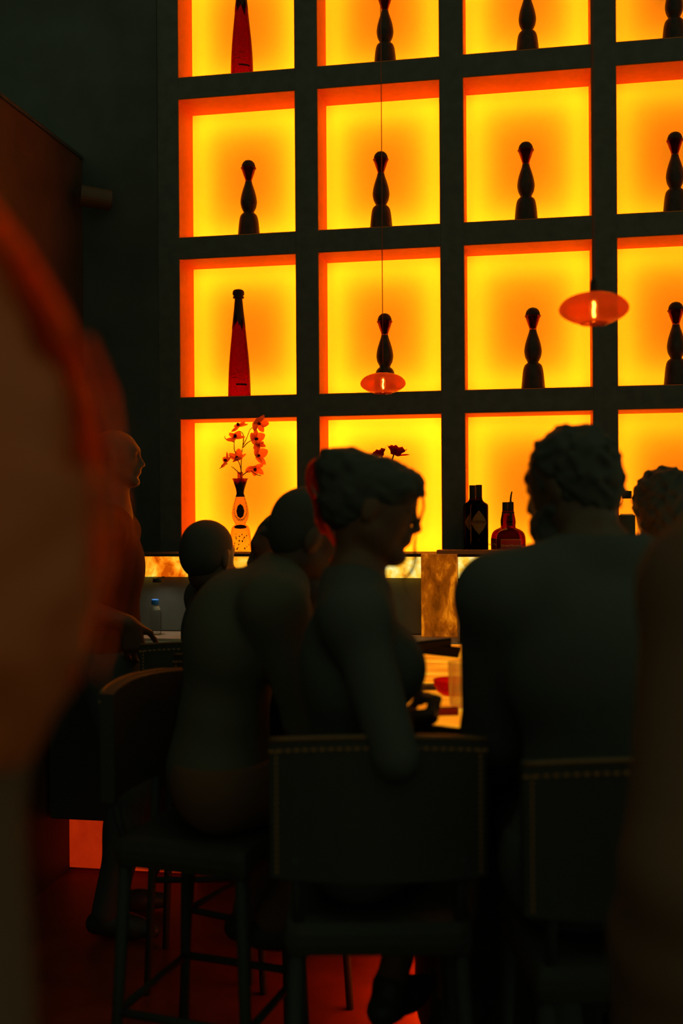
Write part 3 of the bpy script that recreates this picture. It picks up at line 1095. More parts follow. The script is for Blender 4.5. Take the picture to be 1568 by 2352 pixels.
def skin_mesh(name, prims, h=0.007, g=0.0, clips=(), noise=None, org=(0, 0, 0)):
    """surface of the blended field (surface nets on a sparse grid)"""
    lo = np.min([p.lo for p in prims if not p.sub], axis=0) - g - 6 * h
    hi = np.max([p.hi for p in prims if not p.sub], axis=0) + g + 6 * h
    B = 4
    n = np.ceil((hi - lo) / (h * B)).astype(int) + 1

    def ev(P):
        d = field(prims, P, g)
        if noise is not None:
            d = d + noise(P)
        for pt, nn in clips:
            d = np.maximum(d, (P - pt) @ nn)
        return d
    ci = np.stack(np.meshgrid(*[np.arange(k) for k in n], indexing='ij'), -1).reshape(-1, 3)
    cc = lo + (ci + 0.5) * h * B - h * 0.5
    cd = ev(cc)
    full = np.repeat(np.repeat(np.repeat(cd.reshape(n), B, 0), B, 1), B, 2).astype(np.float32)
    sel = ci[np.abs(cd) < h * B * 1.5 + 0.012]
    off = np.stack(np.meshgrid(range(B), range(B), range(B), indexing='ij'), -1).reshape(-1, 3)
    fi = (sel[:, None, :] * B + off[None]).reshape(-1, 3)
    full[fi[:, 0], fi[:, 1], fi[:, 2]] = ev(lo + fi * h)
    ins = full < 0
    N = np.array(full.shape)
    cnt = np.zeros(N - 1, np.uint8)
    for a in (0, 1):
        for b in (0, 1):
            for c in (0, 1):
                cnt += ins[a:N[0] - 1 + a, b:N[1] - 1 + b, c:N[2] - 1 + c]
    act = np.argwhere((cnt > 0) & (cnt < 8))
    idx = np.full(N - 1, -1, np.int32)
    idx[act[:, 0], act[:, 1], act[:, 2]] = np.arange(len(act))
    corner = [(a, b, c) for a in (0, 1) for b in (0, 1) for c in (0, 1)]
    val = {o: full[act[:, 0] + o[0], act[:, 1] + o[1], act[:, 2] + o[2]] for o in corner}
    acc = np.zeros((len(act), 3))
    num = np.zeros(len(act))
    for o in corner:
        for ax in range(3):
            if o[ax] == 0:
                q = list(o)
                q[ax] = 1
                va, vb = val[o], val[tuple(q)]
                cr = (va < 0) != (vb < 0)
                t = np.where(cr, va / np.where(cr, va - vb, 1), 0)
                pt = np.tile(np.array(o, float), (len(act), 1))
                pt[:, ax] = t
                acc += pt * cr[:, None]
                num += cr
    verts = lo + (act + acc / num[:, None]) * h - np.array(org)
    quads = []
    for ax in range(3):
        b, c = [(1, 2), (2, 0), (0, 1)][ax]
        s0 = [slice(None)] * 3
        s1 = [slice(None)] * 3
        s0[ax], s1[ax] = slice(0, -1), slice(1, None)
        ch = ins[tuple(s0)] != ins[tuple(s1)]
        e = np.argwhere(ch)
        ok = (e[:, b] > 0) & (e[:, c] > 0) & (e[:, b] < N[b] - 1) & (e[:, c] < N[c] - 1)
        e = e[ok]
        flip = ins[tuple(s0)][e[:, 0], e[:, 1], e[:, 2]]
        q = []
        for db, dc in ((1, 1), (0, 1), (0, 0), (1, 0)):
            w = e.copy()
            w[:, b] -= db
            w[:, c] -= dc
            q.append(idx[w[:, 0], w[:, 1], w[:, 2]])
        q = np.stack(q, 1)
        q = np.where(flip[:, None], q, q[:, ::-1])
        quads.append(q)
    quads = np.concatenate(quads)
    quads = quads[(quads >= 0).all(1)]
    me = bpy.data.meshes.new(name)
    me.vertices.add(len(verts))
    me.vertices.foreach_set('co', verts.astype(np.float32).ravel())
    me.loops.add(quads.size)
    me.loops.foreach_set('vertex_index', quads.astype(np.int32).ravel())
    me.polygons.add(len(quads))
    me.polygons.foreach_set('loop_start', np.arange(0, quads.size, 4, dtype=np.int32))
    me.polygons.foreach_set('use_smooth', np.ones(len(quads), bool))
    me.update(calc_edges=True)
    me.validate()
    return me


def head_prims(o, X, Z, s=1.0, female=False):
    """head at o, face towards X, crown towards Z"""
    X = unit(X)
    Y = unit(np.cross(Z, X))
    Z = np.cross(X, Y)
    Bx = np.stack([X, Y, Z])

    def w(x, y, z):
        return o + (X * x + Y * y + Z * z) * s

    def E(c, r, k=0.02, sub=False, tilt=0.0):
        ax = Bx
        if tilt:
            ct, st = math.cos(tilt), math.sin(tilt)
            ax = np.stack([X * ct + Z * st, Y, -X * st + Z * ct])
        return Ell(w(*c), np.array(r) * s, ax, k * s, sub)

    def Cn(a, b, ra, rb, k=0.012):
        return Cone(w(*a), w(*b), ra * s, rb * s, k * s)
    p = [E((-0.012, 0, 0.030), (0.100, 0.076, 0.088)),
         E((0.030, 0, -0.020), (0.060, 0.060, 0.082), 0.03),
         Cn((-0.005, 0.048, -0.050), (0.070, 0.010, -0.100), 0.022, 0.016, 0.03),
         Cn((-0.005, -0.048, -0.050), (0.070, -0.010, -0.100), 0.022, 0.016, 0.03),
         E((0.076, 0, -0.100), (0.017, 0.020, 0.015), 0.02),
         E((0.076, 0, 0.032), (0.020, 0.046, 0.016), 0.02),
         E((0.092, 0.030, 0.008), (0.018, 0.018, 0.012), 0.012, True),
         E((0.092, -0.030, 0.008), (0.018, 0.018, 0.012), 0.012, True),
         E((0.078, 0.031, 0.008), (0.012, 0.014, 0.010), 0.004),
         E((0.078, -0.031, 0.008), (0.012, 0.014, 0.010), 0.004),
         Cn((0.088, 0, 0.018), (0.111, 0, -0.030), 0.007, 0.0095, 0.010),
         E((0.100, 0.011, -0.034), (0.012, 0.008, 0.008), 0.008),
         E((0.100, -0.011, -0.034), (0.012, 0.008, 0.008), 0.008),
         E((0.086, 0, -0.052), (0.014, 0.024, 0.014), 0.014),
         E((0.080, 0, -0.066), (0.0165, 0.024, 0.020), 0.010),
         E((0.094, 0, -0.0575), (0.0075, 0.021, 0.0060), 0.006),
         E((0.0920, 0, -0.0695), (0.0075, 0.018, 0.0065), 0.006),
         E((0.099, 0, -0.083), (0.010, 0.020, 0.006), 0.012, True),
         E((-0.012, 0.077, -0.005), (0.019, 0.008, 0.032), 0.008, False, -0.2),
         E((-0.012, -0.077, -0.005), (0.019, 0.008, 0.032), 0.008, False, -0.2)]
    return p, w, Bx


def hand_prims(wr, d, n, th, s=1.0, curl=(0.5, 0.5, 0.4), thumb_in=0.35, spread=1.0, curls=None):
    """wrist, pointing direction, palm normal, thumb side; fingers bend towards the palm"""
    d, n = unit(d), np.array(n, float)
    n = unit(n - d * (n @ d))
    t = unit(np.array(th) - d * (np.array(th) @ d) - n * (np.array(th) @ n))
    out = []
    offs = (0.030, 0.010, -0.010, -0.029)
    lens = ((.042, .026, .020), (.046, .030, .021), (.042, .028, .020), (.033, .021, .018))
    for i in range(4):
        kn = wr + (d * (0.088 - 0.005 * abs(i - 1)) + t * offs[i]) * s
        out.append(Cone(wr + (d * 0.012 + t * offs[i] * 0.55) * s, kn, 0.0165 * s, 0.0115 * s, 0.014))
        p, a = kn, 0.0
        cu = curl if curls is None else curls[i]
        for j in range(3):
            a += cu[j]
            dd = d * math.cos(a) + n * math.sin(a) + t * (0.12 * (1.5 - i) / 1.5 * spread if j == 0 else 0)
            dd = unit(dd)
            q = p + dd * lens[i][j] * s
            out.append(Cone(p, q, (0.0092 - 0.0008 * j) * s, (0.0084 - 0.0008 * j) * s, 0.004))
            p = q
    b = wr + (d * 0.022 + t * 0.026 + n * 0.008) * s
    d1 = unit(d * 0.62 + t * 0.70 + n * thumb_in)
    q = b + d1 * 0.044 * s
    out.append(Cone(b, q, 0.0150 * s, 0.0105 * s, 0.012))
    d2 = unit(d * 0.90 + t * 0.25 + n * (thumb_in * 1.3))
    q2 = q + d2 * 0.030 * s
    out.append(Cone(q, q2, 0.0100 * s, 0.0090 * s, 0.005))
    out.append(Cone(q2, q2 + unit(d2 + n * thumb_in * 0.5) * 0.022 * s, 0.0090 * s, 0.0072 * s, 0.004))
    return out


def two_bone(a, c, l1, l2, pole):
    v = c - a
    L = np.linalg.norm(v)
    if L > (l1 + l2) * 0.995:
        c = a + v / L * (l1 + l2) * 0.995
        v = c - a
        L = np.linalg.norm(v)
    u = v / L
    x = (l1 * l1 - l2 * l2 + L * L) / (2 * L)
    hgt = math.sqrt(max(l1 * l1 - x * x, 0))
    p = np.array(pole, float)
    p = unit(p - u * (p @ u))
    return a + u * x + p * hgt, c


def person(label, pelvis, yaw, lean=0.0, bend=0.0, side=0.0, s=1.0, female=False, head=None, face=(0, 0), skin='skin_a', hands=None, legs=None,
           hair=None, hair_mat=None, hair_noise=None, top='shirt', top_mat='cloth_a', sleeves='long', bottom='trousers', bottom_mat='cloth_b',
           h=0.0075, width=1.0, shoulder_drop=0.0, extra=None, shoes=True, hand_extra=None, head_s=None, bust=0.0, girth=1.0, category='person'):
    """a posed figure; yaw = heading (0 looks along +x). returns the body object"""
    pelvis = np.array(pelvis, float)
    f = V3(math.cos(yaw), math.sin(yaw), 0)
    l = V3(-math.sin(yaw), math.cos(yaw), 0)
    z = V3(0, 0, 1)

    def tilt(a, b=0.0):
        return unit(z * math.cos(a) + f * math.sin(a) + l * math.sin(b))
    p1 = pelvis + tilt(lean * 0.5, side * .5) * 0.15 * s
    p2 = p1 + tilt(lean, side) * 0.17 * s
    p3 = p2 + tilt(lean + bend, side) * 0.19 * s
    u2, u3 = tilt(lean, side), tilt(lean + bend, side)

    def ax(u):
        ff = unit(f - u * (f @ u))
        return np.stack([ff, np.cross(u, ff), u])
    wd = width
    G = {}
    G['torso'] = [Ell(pelvis + z * 0.02 * s, V3(.115 * girth, .165 * wd * (1.05 if female else 1), .115) * s, ax(tilt(lean * .3)), .05),
                  Ell(p1, V3(.095 * girth, .130 * wd * (.92 if female else 1.05), .13) * s, ax(tilt(lean * .7, side)), .05),
                  Ell(p2 + u2 * 0.02 * s, V3(.110 * girth, .158 * wd * (.92 if female else 1.05), .16) * s, ax(u2), .05)]
    sh = p3 - u3 * (0.045 + shoulder_drop) * s
    SW = (0.155 if female else 0.180) * wd * s
    sl, sr = sh + l * SW, sh - l * SW
    G['torso'] += [Cone(sh + l * SW * .55, sl, .062 * s, .052 * s, .05), Cone(sh - l * SW * .55, sr, .062 * s, .052 * s, .05),
                   Cone(p3 + u3 * 0.02 * s, sl, .048 * s, .046 * s, .05), Cone(p3 + u3 * 0.02 * s, sr, .048 * s, .046 * s, .05)]
    if bust > 0:
        for q in (-1, 1):
            G['torso'].append(Ell(p2 + u2 * 0.035 * s + f * (0.085 + bust * .4) * s + l * q * 0.068 * s, V3(.055 + bust * .5, .062, .065) * s, ax(u2), .035))
    hs = s if head_s is None else head_s
    ho = (p3 + z * 0.17 * s + f * 0.03 * s) if head is None else np.array(head, float)
    hy, hp = yaw + face[0], face[1]
    X = V3(math.cos(hy) * math.cos(hp), math.sin(hy) * math.cos(hp), math.sin(hp))
    Zh = V3(-math.cos(hy) * math.sin(hp), -math.sin(hy) * math.sin(hp), math.cos(hp))
    if len(face) > 2:
        Yh = np.cross(Zh, X)
        Zh = unit(Zh * math.cos(face[2]) + Yh * math.sin(face[2]))
    hd, w, Bx = head_prims(ho, X, Zh, hs, female)
    G['head'] = hd
    nr = .047 if female else .056
    G['neck'] = [Cone(p3 - u3 * .01 * s, w(-0.020, 0, -0.060), (nr + .008) * s, nr * s, .03), Cone(w(-0.025, 0, -0.06), w(-0.03, 0, -0.02), nr * s, nr * 1.05 * s, .02)]
    G['arm'], G['fore'], G['hand'] = [], [], []
    for q, S, key in ((1, sl, 'L'), (-1, sr, 'R')):
        hsp = (hands or {}).get(key)
        if hsp is None:
            wrist = S - z * 0.50 * s + f * 0.06 * s + l * q * 0.05 * s
            dr, nn, th, kw = -z + f * 0.15, -l * q, f, {}
            pole = -f + l * q * 0.4
        else:
            wrist = np.array(hsp['wrist'], float)
            dr, nn, th = hsp.get('dir', f), hsp.get('palm', -z), hsp.get('thumb', -l * q)
            kw = hsp.get('kw', {})
            pole = hsp.get('pole', -z * 0.8 - f * 0.4 + l * q * 0.6)
        el, wrist = two_bone(S, wrist, .285 * s, .255 * s, pole)
        ra = .040 if female else .050
        G['arm'] += [Cone(S, el, (ra + .006) * s, (ra - .006) * s, .03)]
        G['fore'] += [Cone(el, el + (wrist - el) * .4, (ra - .005) * s, (ra - .006) * s, .02), Cone(el + (wrist - el) * .4, wrist, (ra - .006) * s, .025 * s, .02)]
        G['hand'] += hand_prims(wrist, dr, nn, th, s * (0.94 if female else 1.02), **kw)
    G['leg'], G['foot'] = [], []
    for q, key in ((1, 'L'), (-1, 'R')):
        hip = pelvis + l * q * .088 * s - z * .01 * s
        ls = (legs or {}).get(key)
        if ls is None:
            ank = V3(hip[0], hip[1], .09 * s + .004) + l * q * .02
            pole = f
            toe = f + l * q * .2
        else:
            ank, toe, pole = np.array(ls['ankle'], float), np.array(ls.get('toe', f), float), ls.get('pole', f + z)
        kn, ank = two_bone(hip, ank, .425 * s, .42 * s, pole)
        G['leg'] += [Cone(hip, kn, .086 * s, .058 * s, .05), Cone(kn, ank, .052 * s, .036 * s, .03),
                     Ell(kn + (ank - kn) * .32 - unit(toe) * .015 * s, V3(.05, .05, .11) * s, None, .04)]
        tz = unit(toe)
        G['foot'] += [Cone(ank - tz * .035 * s - z * .045 * s, ank + tz * .10 * s - z * .052 * s, .030 * s, .030 * s, .02),
                      Cone(ank + tz * .08 * s - z * .05 * s, ank + tz * .165 * s - z * .058 * s, .032 * s, .022 * s, .02),
                      Cone(ank, ank - z * .03 * s, .036 * s, .034 * s, .02)]
    org = V3(pelvis[0], pelvis[1], 0)
    body = sum((G[k] for k in ('torso', 'neck', 'head', 'arm', 'fore', 'hand', 'leg', 'foot')), [])
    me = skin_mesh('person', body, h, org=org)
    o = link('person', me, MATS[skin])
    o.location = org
    tag(o, label, category)
    hem = pelvis - z * 0.06 * s
    clo = G['torso'] + (G['arm'] if sleeves != 'none' else [])
    if sleeves == 'long':
        clo = clo + G['fore']
    neckcut = Ell(p3 + u3 * 0.065 * s + f * 0.02 * s, V3(.085, .075, .075) * s, ax(u3), .006, True)
    if top == 'dress':
        clo = G['torso'] + [Cone(p.a, p.b, p.ra * 1.02, p.rb * 1.02, .09) for p in G['leg'] if isinstance(p, Cone) and p.ra > .07 * s]
        if sleeves == 'short':
            clo = clo + G['arm']
        c1 = link('dress', skin_mesh('dress', clo + [neckcut], h, 0.012, org=org), MATS[top_mat], o)
    else:
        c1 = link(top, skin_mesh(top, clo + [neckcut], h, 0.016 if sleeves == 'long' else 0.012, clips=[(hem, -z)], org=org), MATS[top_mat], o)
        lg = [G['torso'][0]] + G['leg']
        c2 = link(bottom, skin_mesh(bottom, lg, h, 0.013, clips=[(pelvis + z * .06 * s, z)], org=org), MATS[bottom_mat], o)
    if shoes:
        for k in (0, 3):
            link('shoe', skin_mesh('shoe', G['foot'][k:k + 3], h, 0.007, org=org), MATS['shoe_black'], o)
    if hair is not None:
        link('hair', skin_mesh('hair', hair(w, Bx, hs, ho), min(h, 0.006), noise=hair_noise, org=org), MATS[hair_mat or 'hair_black'], o)
    return o, dict(G=G, w=w, Bx=Bx, p3=p3, sl=sl, sr=sr, org=org, head=ho, s=s, f=f, l=l)


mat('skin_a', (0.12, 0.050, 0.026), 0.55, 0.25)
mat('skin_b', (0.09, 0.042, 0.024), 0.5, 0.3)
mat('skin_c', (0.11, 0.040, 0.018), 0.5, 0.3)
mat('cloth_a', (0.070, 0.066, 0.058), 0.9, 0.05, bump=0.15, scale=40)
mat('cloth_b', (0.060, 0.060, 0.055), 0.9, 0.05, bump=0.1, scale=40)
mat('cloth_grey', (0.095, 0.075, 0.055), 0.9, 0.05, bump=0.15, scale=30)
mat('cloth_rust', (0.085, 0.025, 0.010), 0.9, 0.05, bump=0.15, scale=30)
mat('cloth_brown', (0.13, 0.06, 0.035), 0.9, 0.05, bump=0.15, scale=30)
mat('hair_black', (0.050, 0.044, 0.036), 0.7, 0.15)
mat('shoe_black', (0.03, 0.028, 0.025), 0.5, 0.3)
thin('hair_brown_loose', (0.10, 0.035, 0.012), (0.95, 0.17, 0.014), 0.85)


def curls(amp, k):
    def nz(P):
        q = P * k
        return amp * (np.sin(q[:, 0] + 1.7 * np.sin(q[:, 1] * .7)) * np.sin(q[:, 1] + 1.3 * np.sin(q[:, 2] * .8)) * np.sin(q[:, 2] + 1.1 * np.sin(q[:, 0] * .9))) * 1.6
    return nz


def short_hair(w, Bx, s, ho):
    return [Ell(w(-0.022, 0, 0.040), V3(.103, .084, .090) * s, Bx, .02), Ell(w(-0.050, 0, -0.010), V3(.070, .074, .080) * s, Bx, .03),
            Ell(w(0.095, 0, -0.025), V3(.075, .12, .085) * s, Bx, .015, True)]


def crop_hair(w, Bx, s, ho):
    return [Ell(w(-0.016, 0, 0.040), V3(.100, .079, .084) * s, Bx, .02), Ell(w(-0.045, 0, -0.005), V3(.067, .070, .068) * s, Bx, .03),
            Ell(w(0.090, 0, -0.02), V3(.080, .12, .085) * s, Bx, .015, True)]


LEFTY = YAW                                  # heading "towards picture right"
AWAY = YAW + PI / 2                          # heading away from the photographer
EF = V3(math.cos(YAW), math.sin(YAW), 0)     # unit vectors of those two headings
EA = V3(-math.sin(YAW), math.cos(YAW), 0)
UP = V3(0, 0, 1)

# ---------------------------------------------------------------- the woman in profile
def updo(w, Bx, s, ho):
    P = [Ell(w(-0.018, 0, 0.036), V3(.102, .084, .086) * s, Bx, .02),
         Ell(w(0.045, 0, 0.058), V3(.066, .070, .046) * s, Bx, .03),
         Ell(w(-0.070, 0, 0.000), V3(.060, .070, .070) * s, Bx, .03),
         Ell(w(-0.108, 0, 0.068), V3(.044, .060, .046) * s, Bx, .02),
         Ell(w(-0.080, 0, 0.088), V3(.060, .060, .036) * s, Bx, .02),
         Ell(w(0.106, 0, -0.030), V3(.062, .12, .072) * s, Bx, .012, True)]
    return P


WD = 2.20
wp = at(822, 1900, WD)
wp[2] = 0.885
w_hand = at(908, 1655, WD - 0.01)
wk = unit(EF * 0.55 + EA * 0.83)
woman, wi = person('woman in profile with a loose updo and curled hand at the bar edge', wp, YAW, lean=-0.035, bend=0.07, s=0.955, female=True,
                   head=at(858, 1166, WD), head_s=0.885, face=(0.0, -0.20), skin='skin_a', h=0.0055, bust=0.001, girth=0.93,
                   hands={'R': dict(wrist=w_hand, dir=EF + UP * 0.10, palm=UP * 0.9 + EA * 0.45, thumb=EA * 0.6 - UP * 0.2, pole=-EA * 1.2 - UP * 0.6 + EF * 0.1,
                                    kw=dict(curl=(0.9, 1.1, 0.7), thumb_in=0.9, curls=[(1.1, 1.5, .9), (1.2, 1.5, .9), (1.3, 1.5, .9), (1.4, 1.5, .8)])),
                          'L': dict(wrist=at(880, 1770, WD + 0.16), dir=EF * 0.8 - UP * .4, palm=-UP, thumb=-EA, pole=EA * .9 + EF * .4 - UP * .2)},
                   legs={'L': dict(ankle=wp + wk * 0.26 + EA * 0.04 - EF * .07 - UP * 0.44, toe=wk, pole=wk + UP), 'R': dict(ankle=wp + wk * 0.26 - EA * 0.05 + EF * .06 - UP * 0.44, toe=wk, pole=wk + UP)},
                   hair=updo, hair_noise=curls(0.0035, 95), top='dress', top_mat='cloth_a', sleeves='short')
# loose, light-catching strands of the updo
bm = bmesh.new()


def add_ribbon(bm, pts, w0, w1):
    """a flat lock of hair: one thin sheet along a path"""
    pts = [Vector(p) for p in pts]
    side = []
    for i, p in enumerate(pts):
        d = (pts[min(i + 1, len(pts) - 1)] - pts[max(i - 1, 0)]).normalized()
        a = d.cross(Vector((-0.18, 0.98, 0.1))).normalized()
        w = w0 + (w1 - w0) * i / (len(pts) - 1)
        side.append((bm.verts.new(p - a * w), bm.verts.new(p + a * w)))
    for (a, b), (c, d) in zip(side[:-1], side[1:]):
        bm.faces.new((a, b, d, c))


def strand(pts, r0, r1, d0=0.0, rep=1, jit=4, flat=False):
    for k in range(rep):
        j = [(random.uniform(-jit, jit), random.uniform(-jit, jit)) for _ in pts]
        dd = d0 + random.uniform(-.02, .02)
        q = [at(x + a, y + b, WD + dd) - wi['org'] for (x, y), (a, b) in zip(pts, j)]
        if flat:
            add_ribbon(bm, curve_pts(q, 5), r0, r1)
        else:
            add_tube(bm, curve_pts(q, 5), r0, r1, 5)


strand([(742, 1052), (716, 1068), (707, 1098), (711, 1126), (723, 1150), (729, 1178)], .0022, .0010, 0.0, 32, 5, True)
strand([(790, 1046), (752, 1050), (728, 1068), (722, 1096), (730, 1124), (748, 1140)], .0025, .0012, 0.0, 24, 6, True)
strand([(838, 1046), (800, 1040), (770, 1036), (758, 1044)], .0018, .0008, 0.0, 16, 4, True)
strand([(776, 1042), (770, 1030), (764, 1036), (772, 1044)], .0012, .0007, 0.0, 6, 2, True)
strand([(740, 1150), (727, 1172), (734, 1200), (752, 1222), (772, 1250)], .0018, .0007, 0.0, 18, 6, True)
strand([(760, 1190), (770, 1215), (785, 1240), (778, 1262), (760, 1290)], .0016, .0006, 0.0, 12, 4, True)
strand([(735, 1130), (738, 1160), (728, 1190), (742, 1225)], .0018, .0007, 0.0, 16, 6, True)
st = link('loose_strands', bm_mesh(bm, 'loose_strands', True), MATS['hair_brown_loose'], woman)
st['kind'] = 'stuff'
bm = bmesh.new()
strand([(925, 1090), (958, 1116), (972, 1150), (968, 1185), (958, 1215), (952, 1250), (950, 1285), (942, 1312), (924, 1330)], .0018, .0007, 0.05, 4, 2)
strand([(920, 1088), (950, 1108), (968, 1140), (972, 1165), (963, 1195), (953, 1215)], .0020, .0008, -0.03, 5, 2)
strand([(930, 1300), (925, 1330), (932, 1355), (945, 1380)], .0008, .0004, 0.05, 1, 1)
strand([(952, 1250), (956, 1290), (942, 1320), (930, 1332)], .0014, .0006, 0.06, 2, 1)
st = link('face_strands', bm_mesh(bm, 'face_strands', True), MATS['hair_black'], woman)
st['kind'] = 'stuff'
stool('bar stool that the woman with the updo sits on', wp[0] + 0.035 * EF[0] - .03 * EA[0], wp[1] + 0.035 * EF[1] - .03 * EA[1], AWAY)

# ---------------------------------------------------------------- the hunched man beside her
hp_ = at(505, 1790, 2.63)
hp_[2] = 0.885
kn = at(660, 1725, 2.60)
hunch, hi_ = person('hunched drinker leaning over the bar behind the woman with the updo', hp_, YAW + 0.15, lean=0.14, bend=0.50, s=1.0,
                    head=at(720, 1236, 2.64), face=(0.0, -0.25), skin='skin_b', head_s=1.0,
                    hands={'R': dict(wrist=at(680, 1415, 2.60), dir=UP + EF * .5, palm=EA + EF * .3, thumb=EF, pole=-UP * 1.5 + EF * .3 - EA * .3),
                           'L': dict(wrist=at(800, 1540, 2.85), dir=EF, palm=-UP, thumb=-EA, pole=-UP - EF * .3 + EA * .2)},
                    legs={'R': dict(ankle=at(630, 2105, 2.70), toe=EF, pole=EF * .9 + EA * .35 + UP), 'L': dict(ankle=at(575, 2090, 2.90), toe=EF, pole=EF * .9 + EA * .5 + UP)},
                    hair=crop_hair, top='jacket', top_mat='cloth_grey', bottom_mat='cloth_brown', width=1.05)
stool('bar stool with tan stitched back under the hunched drinker', hp_[0] - 0.02 * EF[0], hp_[1] - 0.02 * EF[1], YAW - 0.34)

# ---------------------------------------------------------------- the seated round-headed drinker and the one facing him
p3_ = at(486, 1700, 3.62)
p3_[2] = 0.83
person('drinker with a smooth round head seen from behind, next to the orchid vase', p3_, AWAY - 0.95, lean=0.10, bend=0.20, s=0.88,
       head=at(480, 1280, 3.64), face=(0.45, -0.10), skin='skin_b', hair=crop_hair, top='shirt', top_mat='cloth_a', width=0.92, head_s=1.02,
       hands={'R': dict(wrist=p3_ + EA * .26 + EF * .08 + UP * .13, dir=EA, palm=-UP, thumb=-EF), 'L': dict(wrist=p3_ + EA * .27 - EF * .0 + UP * .13, dir=EA, palm=-UP, thumb=EF, pole=-UP + EF * .2)},
       legs={'L': dict(ankle=p3_ - EF * 0.10 + EA * 0.33 - UP * 0.39, toe=EA, pole=EA + UP), 'R': dict(ankle=p3_ + EF * 0.06 + EA * 0.33 - UP * 0.39, toe=EA, pole=EA + UP)})
stool('bar stool under the round-headed drinker', p3_[0] - .03 * EA[0], p3_[1] - .03 * EA[1], AWAY)
p4_ = at(624, 1690, 3.26)
p4_[2] = 0.84
l4 = unit(EA * .8 + EF * .5)
person('dark-haired drinker facing the round-headed one, half hidden behind the hunched one', p4_, YAW + PI - 0.5, lean=0.02, bend=0.12, s=0.92, female=True,
       head=at(645, 1264, 3.28), face=(0.5, -0.12), skin='skin_a', hair=short_hair, hair_noise=curls(0.005, 80), top='shirt', top_mat='cloth_a', head_s=0.92,
       hands={'R': dict(wrist=p4_ + l4 * .24 - EF * .10 + UP * .13, dir=l4, palm=-UP, thumb=EF, pole=-UP + EF * .1), 'L': dict(wrist=p4_ + l4 * .16 - EF * .12 + UP * .13, dir=l4, palm=-UP, thumb=EF, pole=-UP + EF * .1)},
       legs={'R': dict(ankle=p4_ + l4 * .30 + EF * .09 - UP * .39, toe=l4, pole=l4 + UP), 'L': dict(ankle=p4_ + l4 * .30 - EF * .06 - UP * .39, toe=l4, pole=l4 + UP)})
q4 = p4_
stool('bar stool under the drinker facing the round-headed one', q4[0] - .03 * l4[0], q4[1] - .03 * l4[1], AWAY - 0.5)

# ---------------------------------------------------------------- the man with curly hair, back to us
def curly(w, Bx, s, ho):
    return [Ell(w(-0.018, 0, 0.042), V3(.103, .084, .088) * s, Bx, .02), Ell(w(-0.050, 0, -0.010), V3(.068, .074, .072) * s, Bx, .03),
            Ell(w(0.100, 0, -0.020), V3(.075, .12, .085) * s, Bx, .015, True)]


mp_ = at(1400, 1950, 1.98)
mp_[2] = 0.885
man, mi = person('broad man in black with short curly hair, sitting with his back to the room', mp_, AWAY + 0.05, lean=0.04, bend=0.14, s=1.06,
       head=at(1308, 1120, 2.12), face=(0.70, -0.16), skin='skin_b', hair=curly, hair_noise=curls(0.006, 110), top='jacket', top_mat='cloth_a', bottom_mat='cloth_b',
       width=1.02, head_s=0.93, h=0.0065,
       hands={'L': dict(wrist=at(1230, 1605, 2.36), dir=EA, palm=-UP, thumb=EF, pole=-UP - EF * .5 - EA * .6),
              'R': dict(wrist=at(1500, 1605, 2.36), dir=EA, palm=-UP, thumb=-EF, pole=-UP + EF * .6 - EA * .4)},
       legs={'L': dict(ankle=mp_ - EF * 0.04 + EA * 0.27 - UP * 0.45, toe=EA), 'R': dict(ankle=mp_ + EF * 0.12 + EA * 0.27 - UP * 0.45, toe=EA)})
link('beard', skin_mesh('beard', [Ell(mi['w'](0.045, 0, -0.075), V3(.058, .064, .052) * .93, mi['Bx'], .02), Ell(mi['w'](0.0, 0, -0.045), V3(.05, .079, .045) * .93, mi['Bx'], .03), Ell(mi['w'](0.02, 0.03, -0.125), V3(.05, .055, .05) * .93, mi['Bx'], .03)], 0.006, noise=curls(0.002, 120), org=mi['org']), MATS['hair_black'], man)
stool('bar stool under the broad man with curly hair', mp_[0], mp_[1], AWAY + 0.05)

# ---------------------------------------------------------------- bartender behind the bar
def curly_top(w, Bx, s, ho):
    return [Ell(w(-0.016, 0, 0.040), V3(.106, .088, .092) * s, Bx, .02), Ell(w(-0.045, 0, -0.020), V3(.074, .083, .080) * s, Bx, .03),
            Ell(w(0.110, 0, -0.020), V3(.075, .12, .085) * s, Bx, .015, True)]


bp_ = at(1540, 1800, 3.02)
bp_[2] = 0.90
person('bartender with short dark hair behind the bar, beside the broad man', bp_, YAW + PI * 0.56, lean=0.04, bend=0.1, s=0.96,
       head=at(1524, 1180, 3.0), face=(0.0, -0.2), skin='skin_a', hair=curly_top, hair_noise=curls(0.006, 100), top='shirt', top_mat='cloth_a', sleeves='short')

# ---------------------------------------------------------------- standing server in profile by the water bottle
sp_ = at(252, 1620, 3.98)
sp_[2] = 0.97
person('tall shaven-headed server in profile standing by the lower counter', sp_, YAW + 0.05, lean=0.02, bend=0.04, s=1.05,
       head=at(268, 1052, 3.98), face=(0.0, 0.0), skin='skin_c', hair=None, top='shirt', top_mat='cloth_rust', sleeves='short', bottom_mat='cloth_b', head_s=0.88, width=0.95,
       hands={'R': dict(wrist=at(296, 1430, 3.80), dir=EF * .2 - UP, palm=EA, thumb=EF, pole=-EF)})

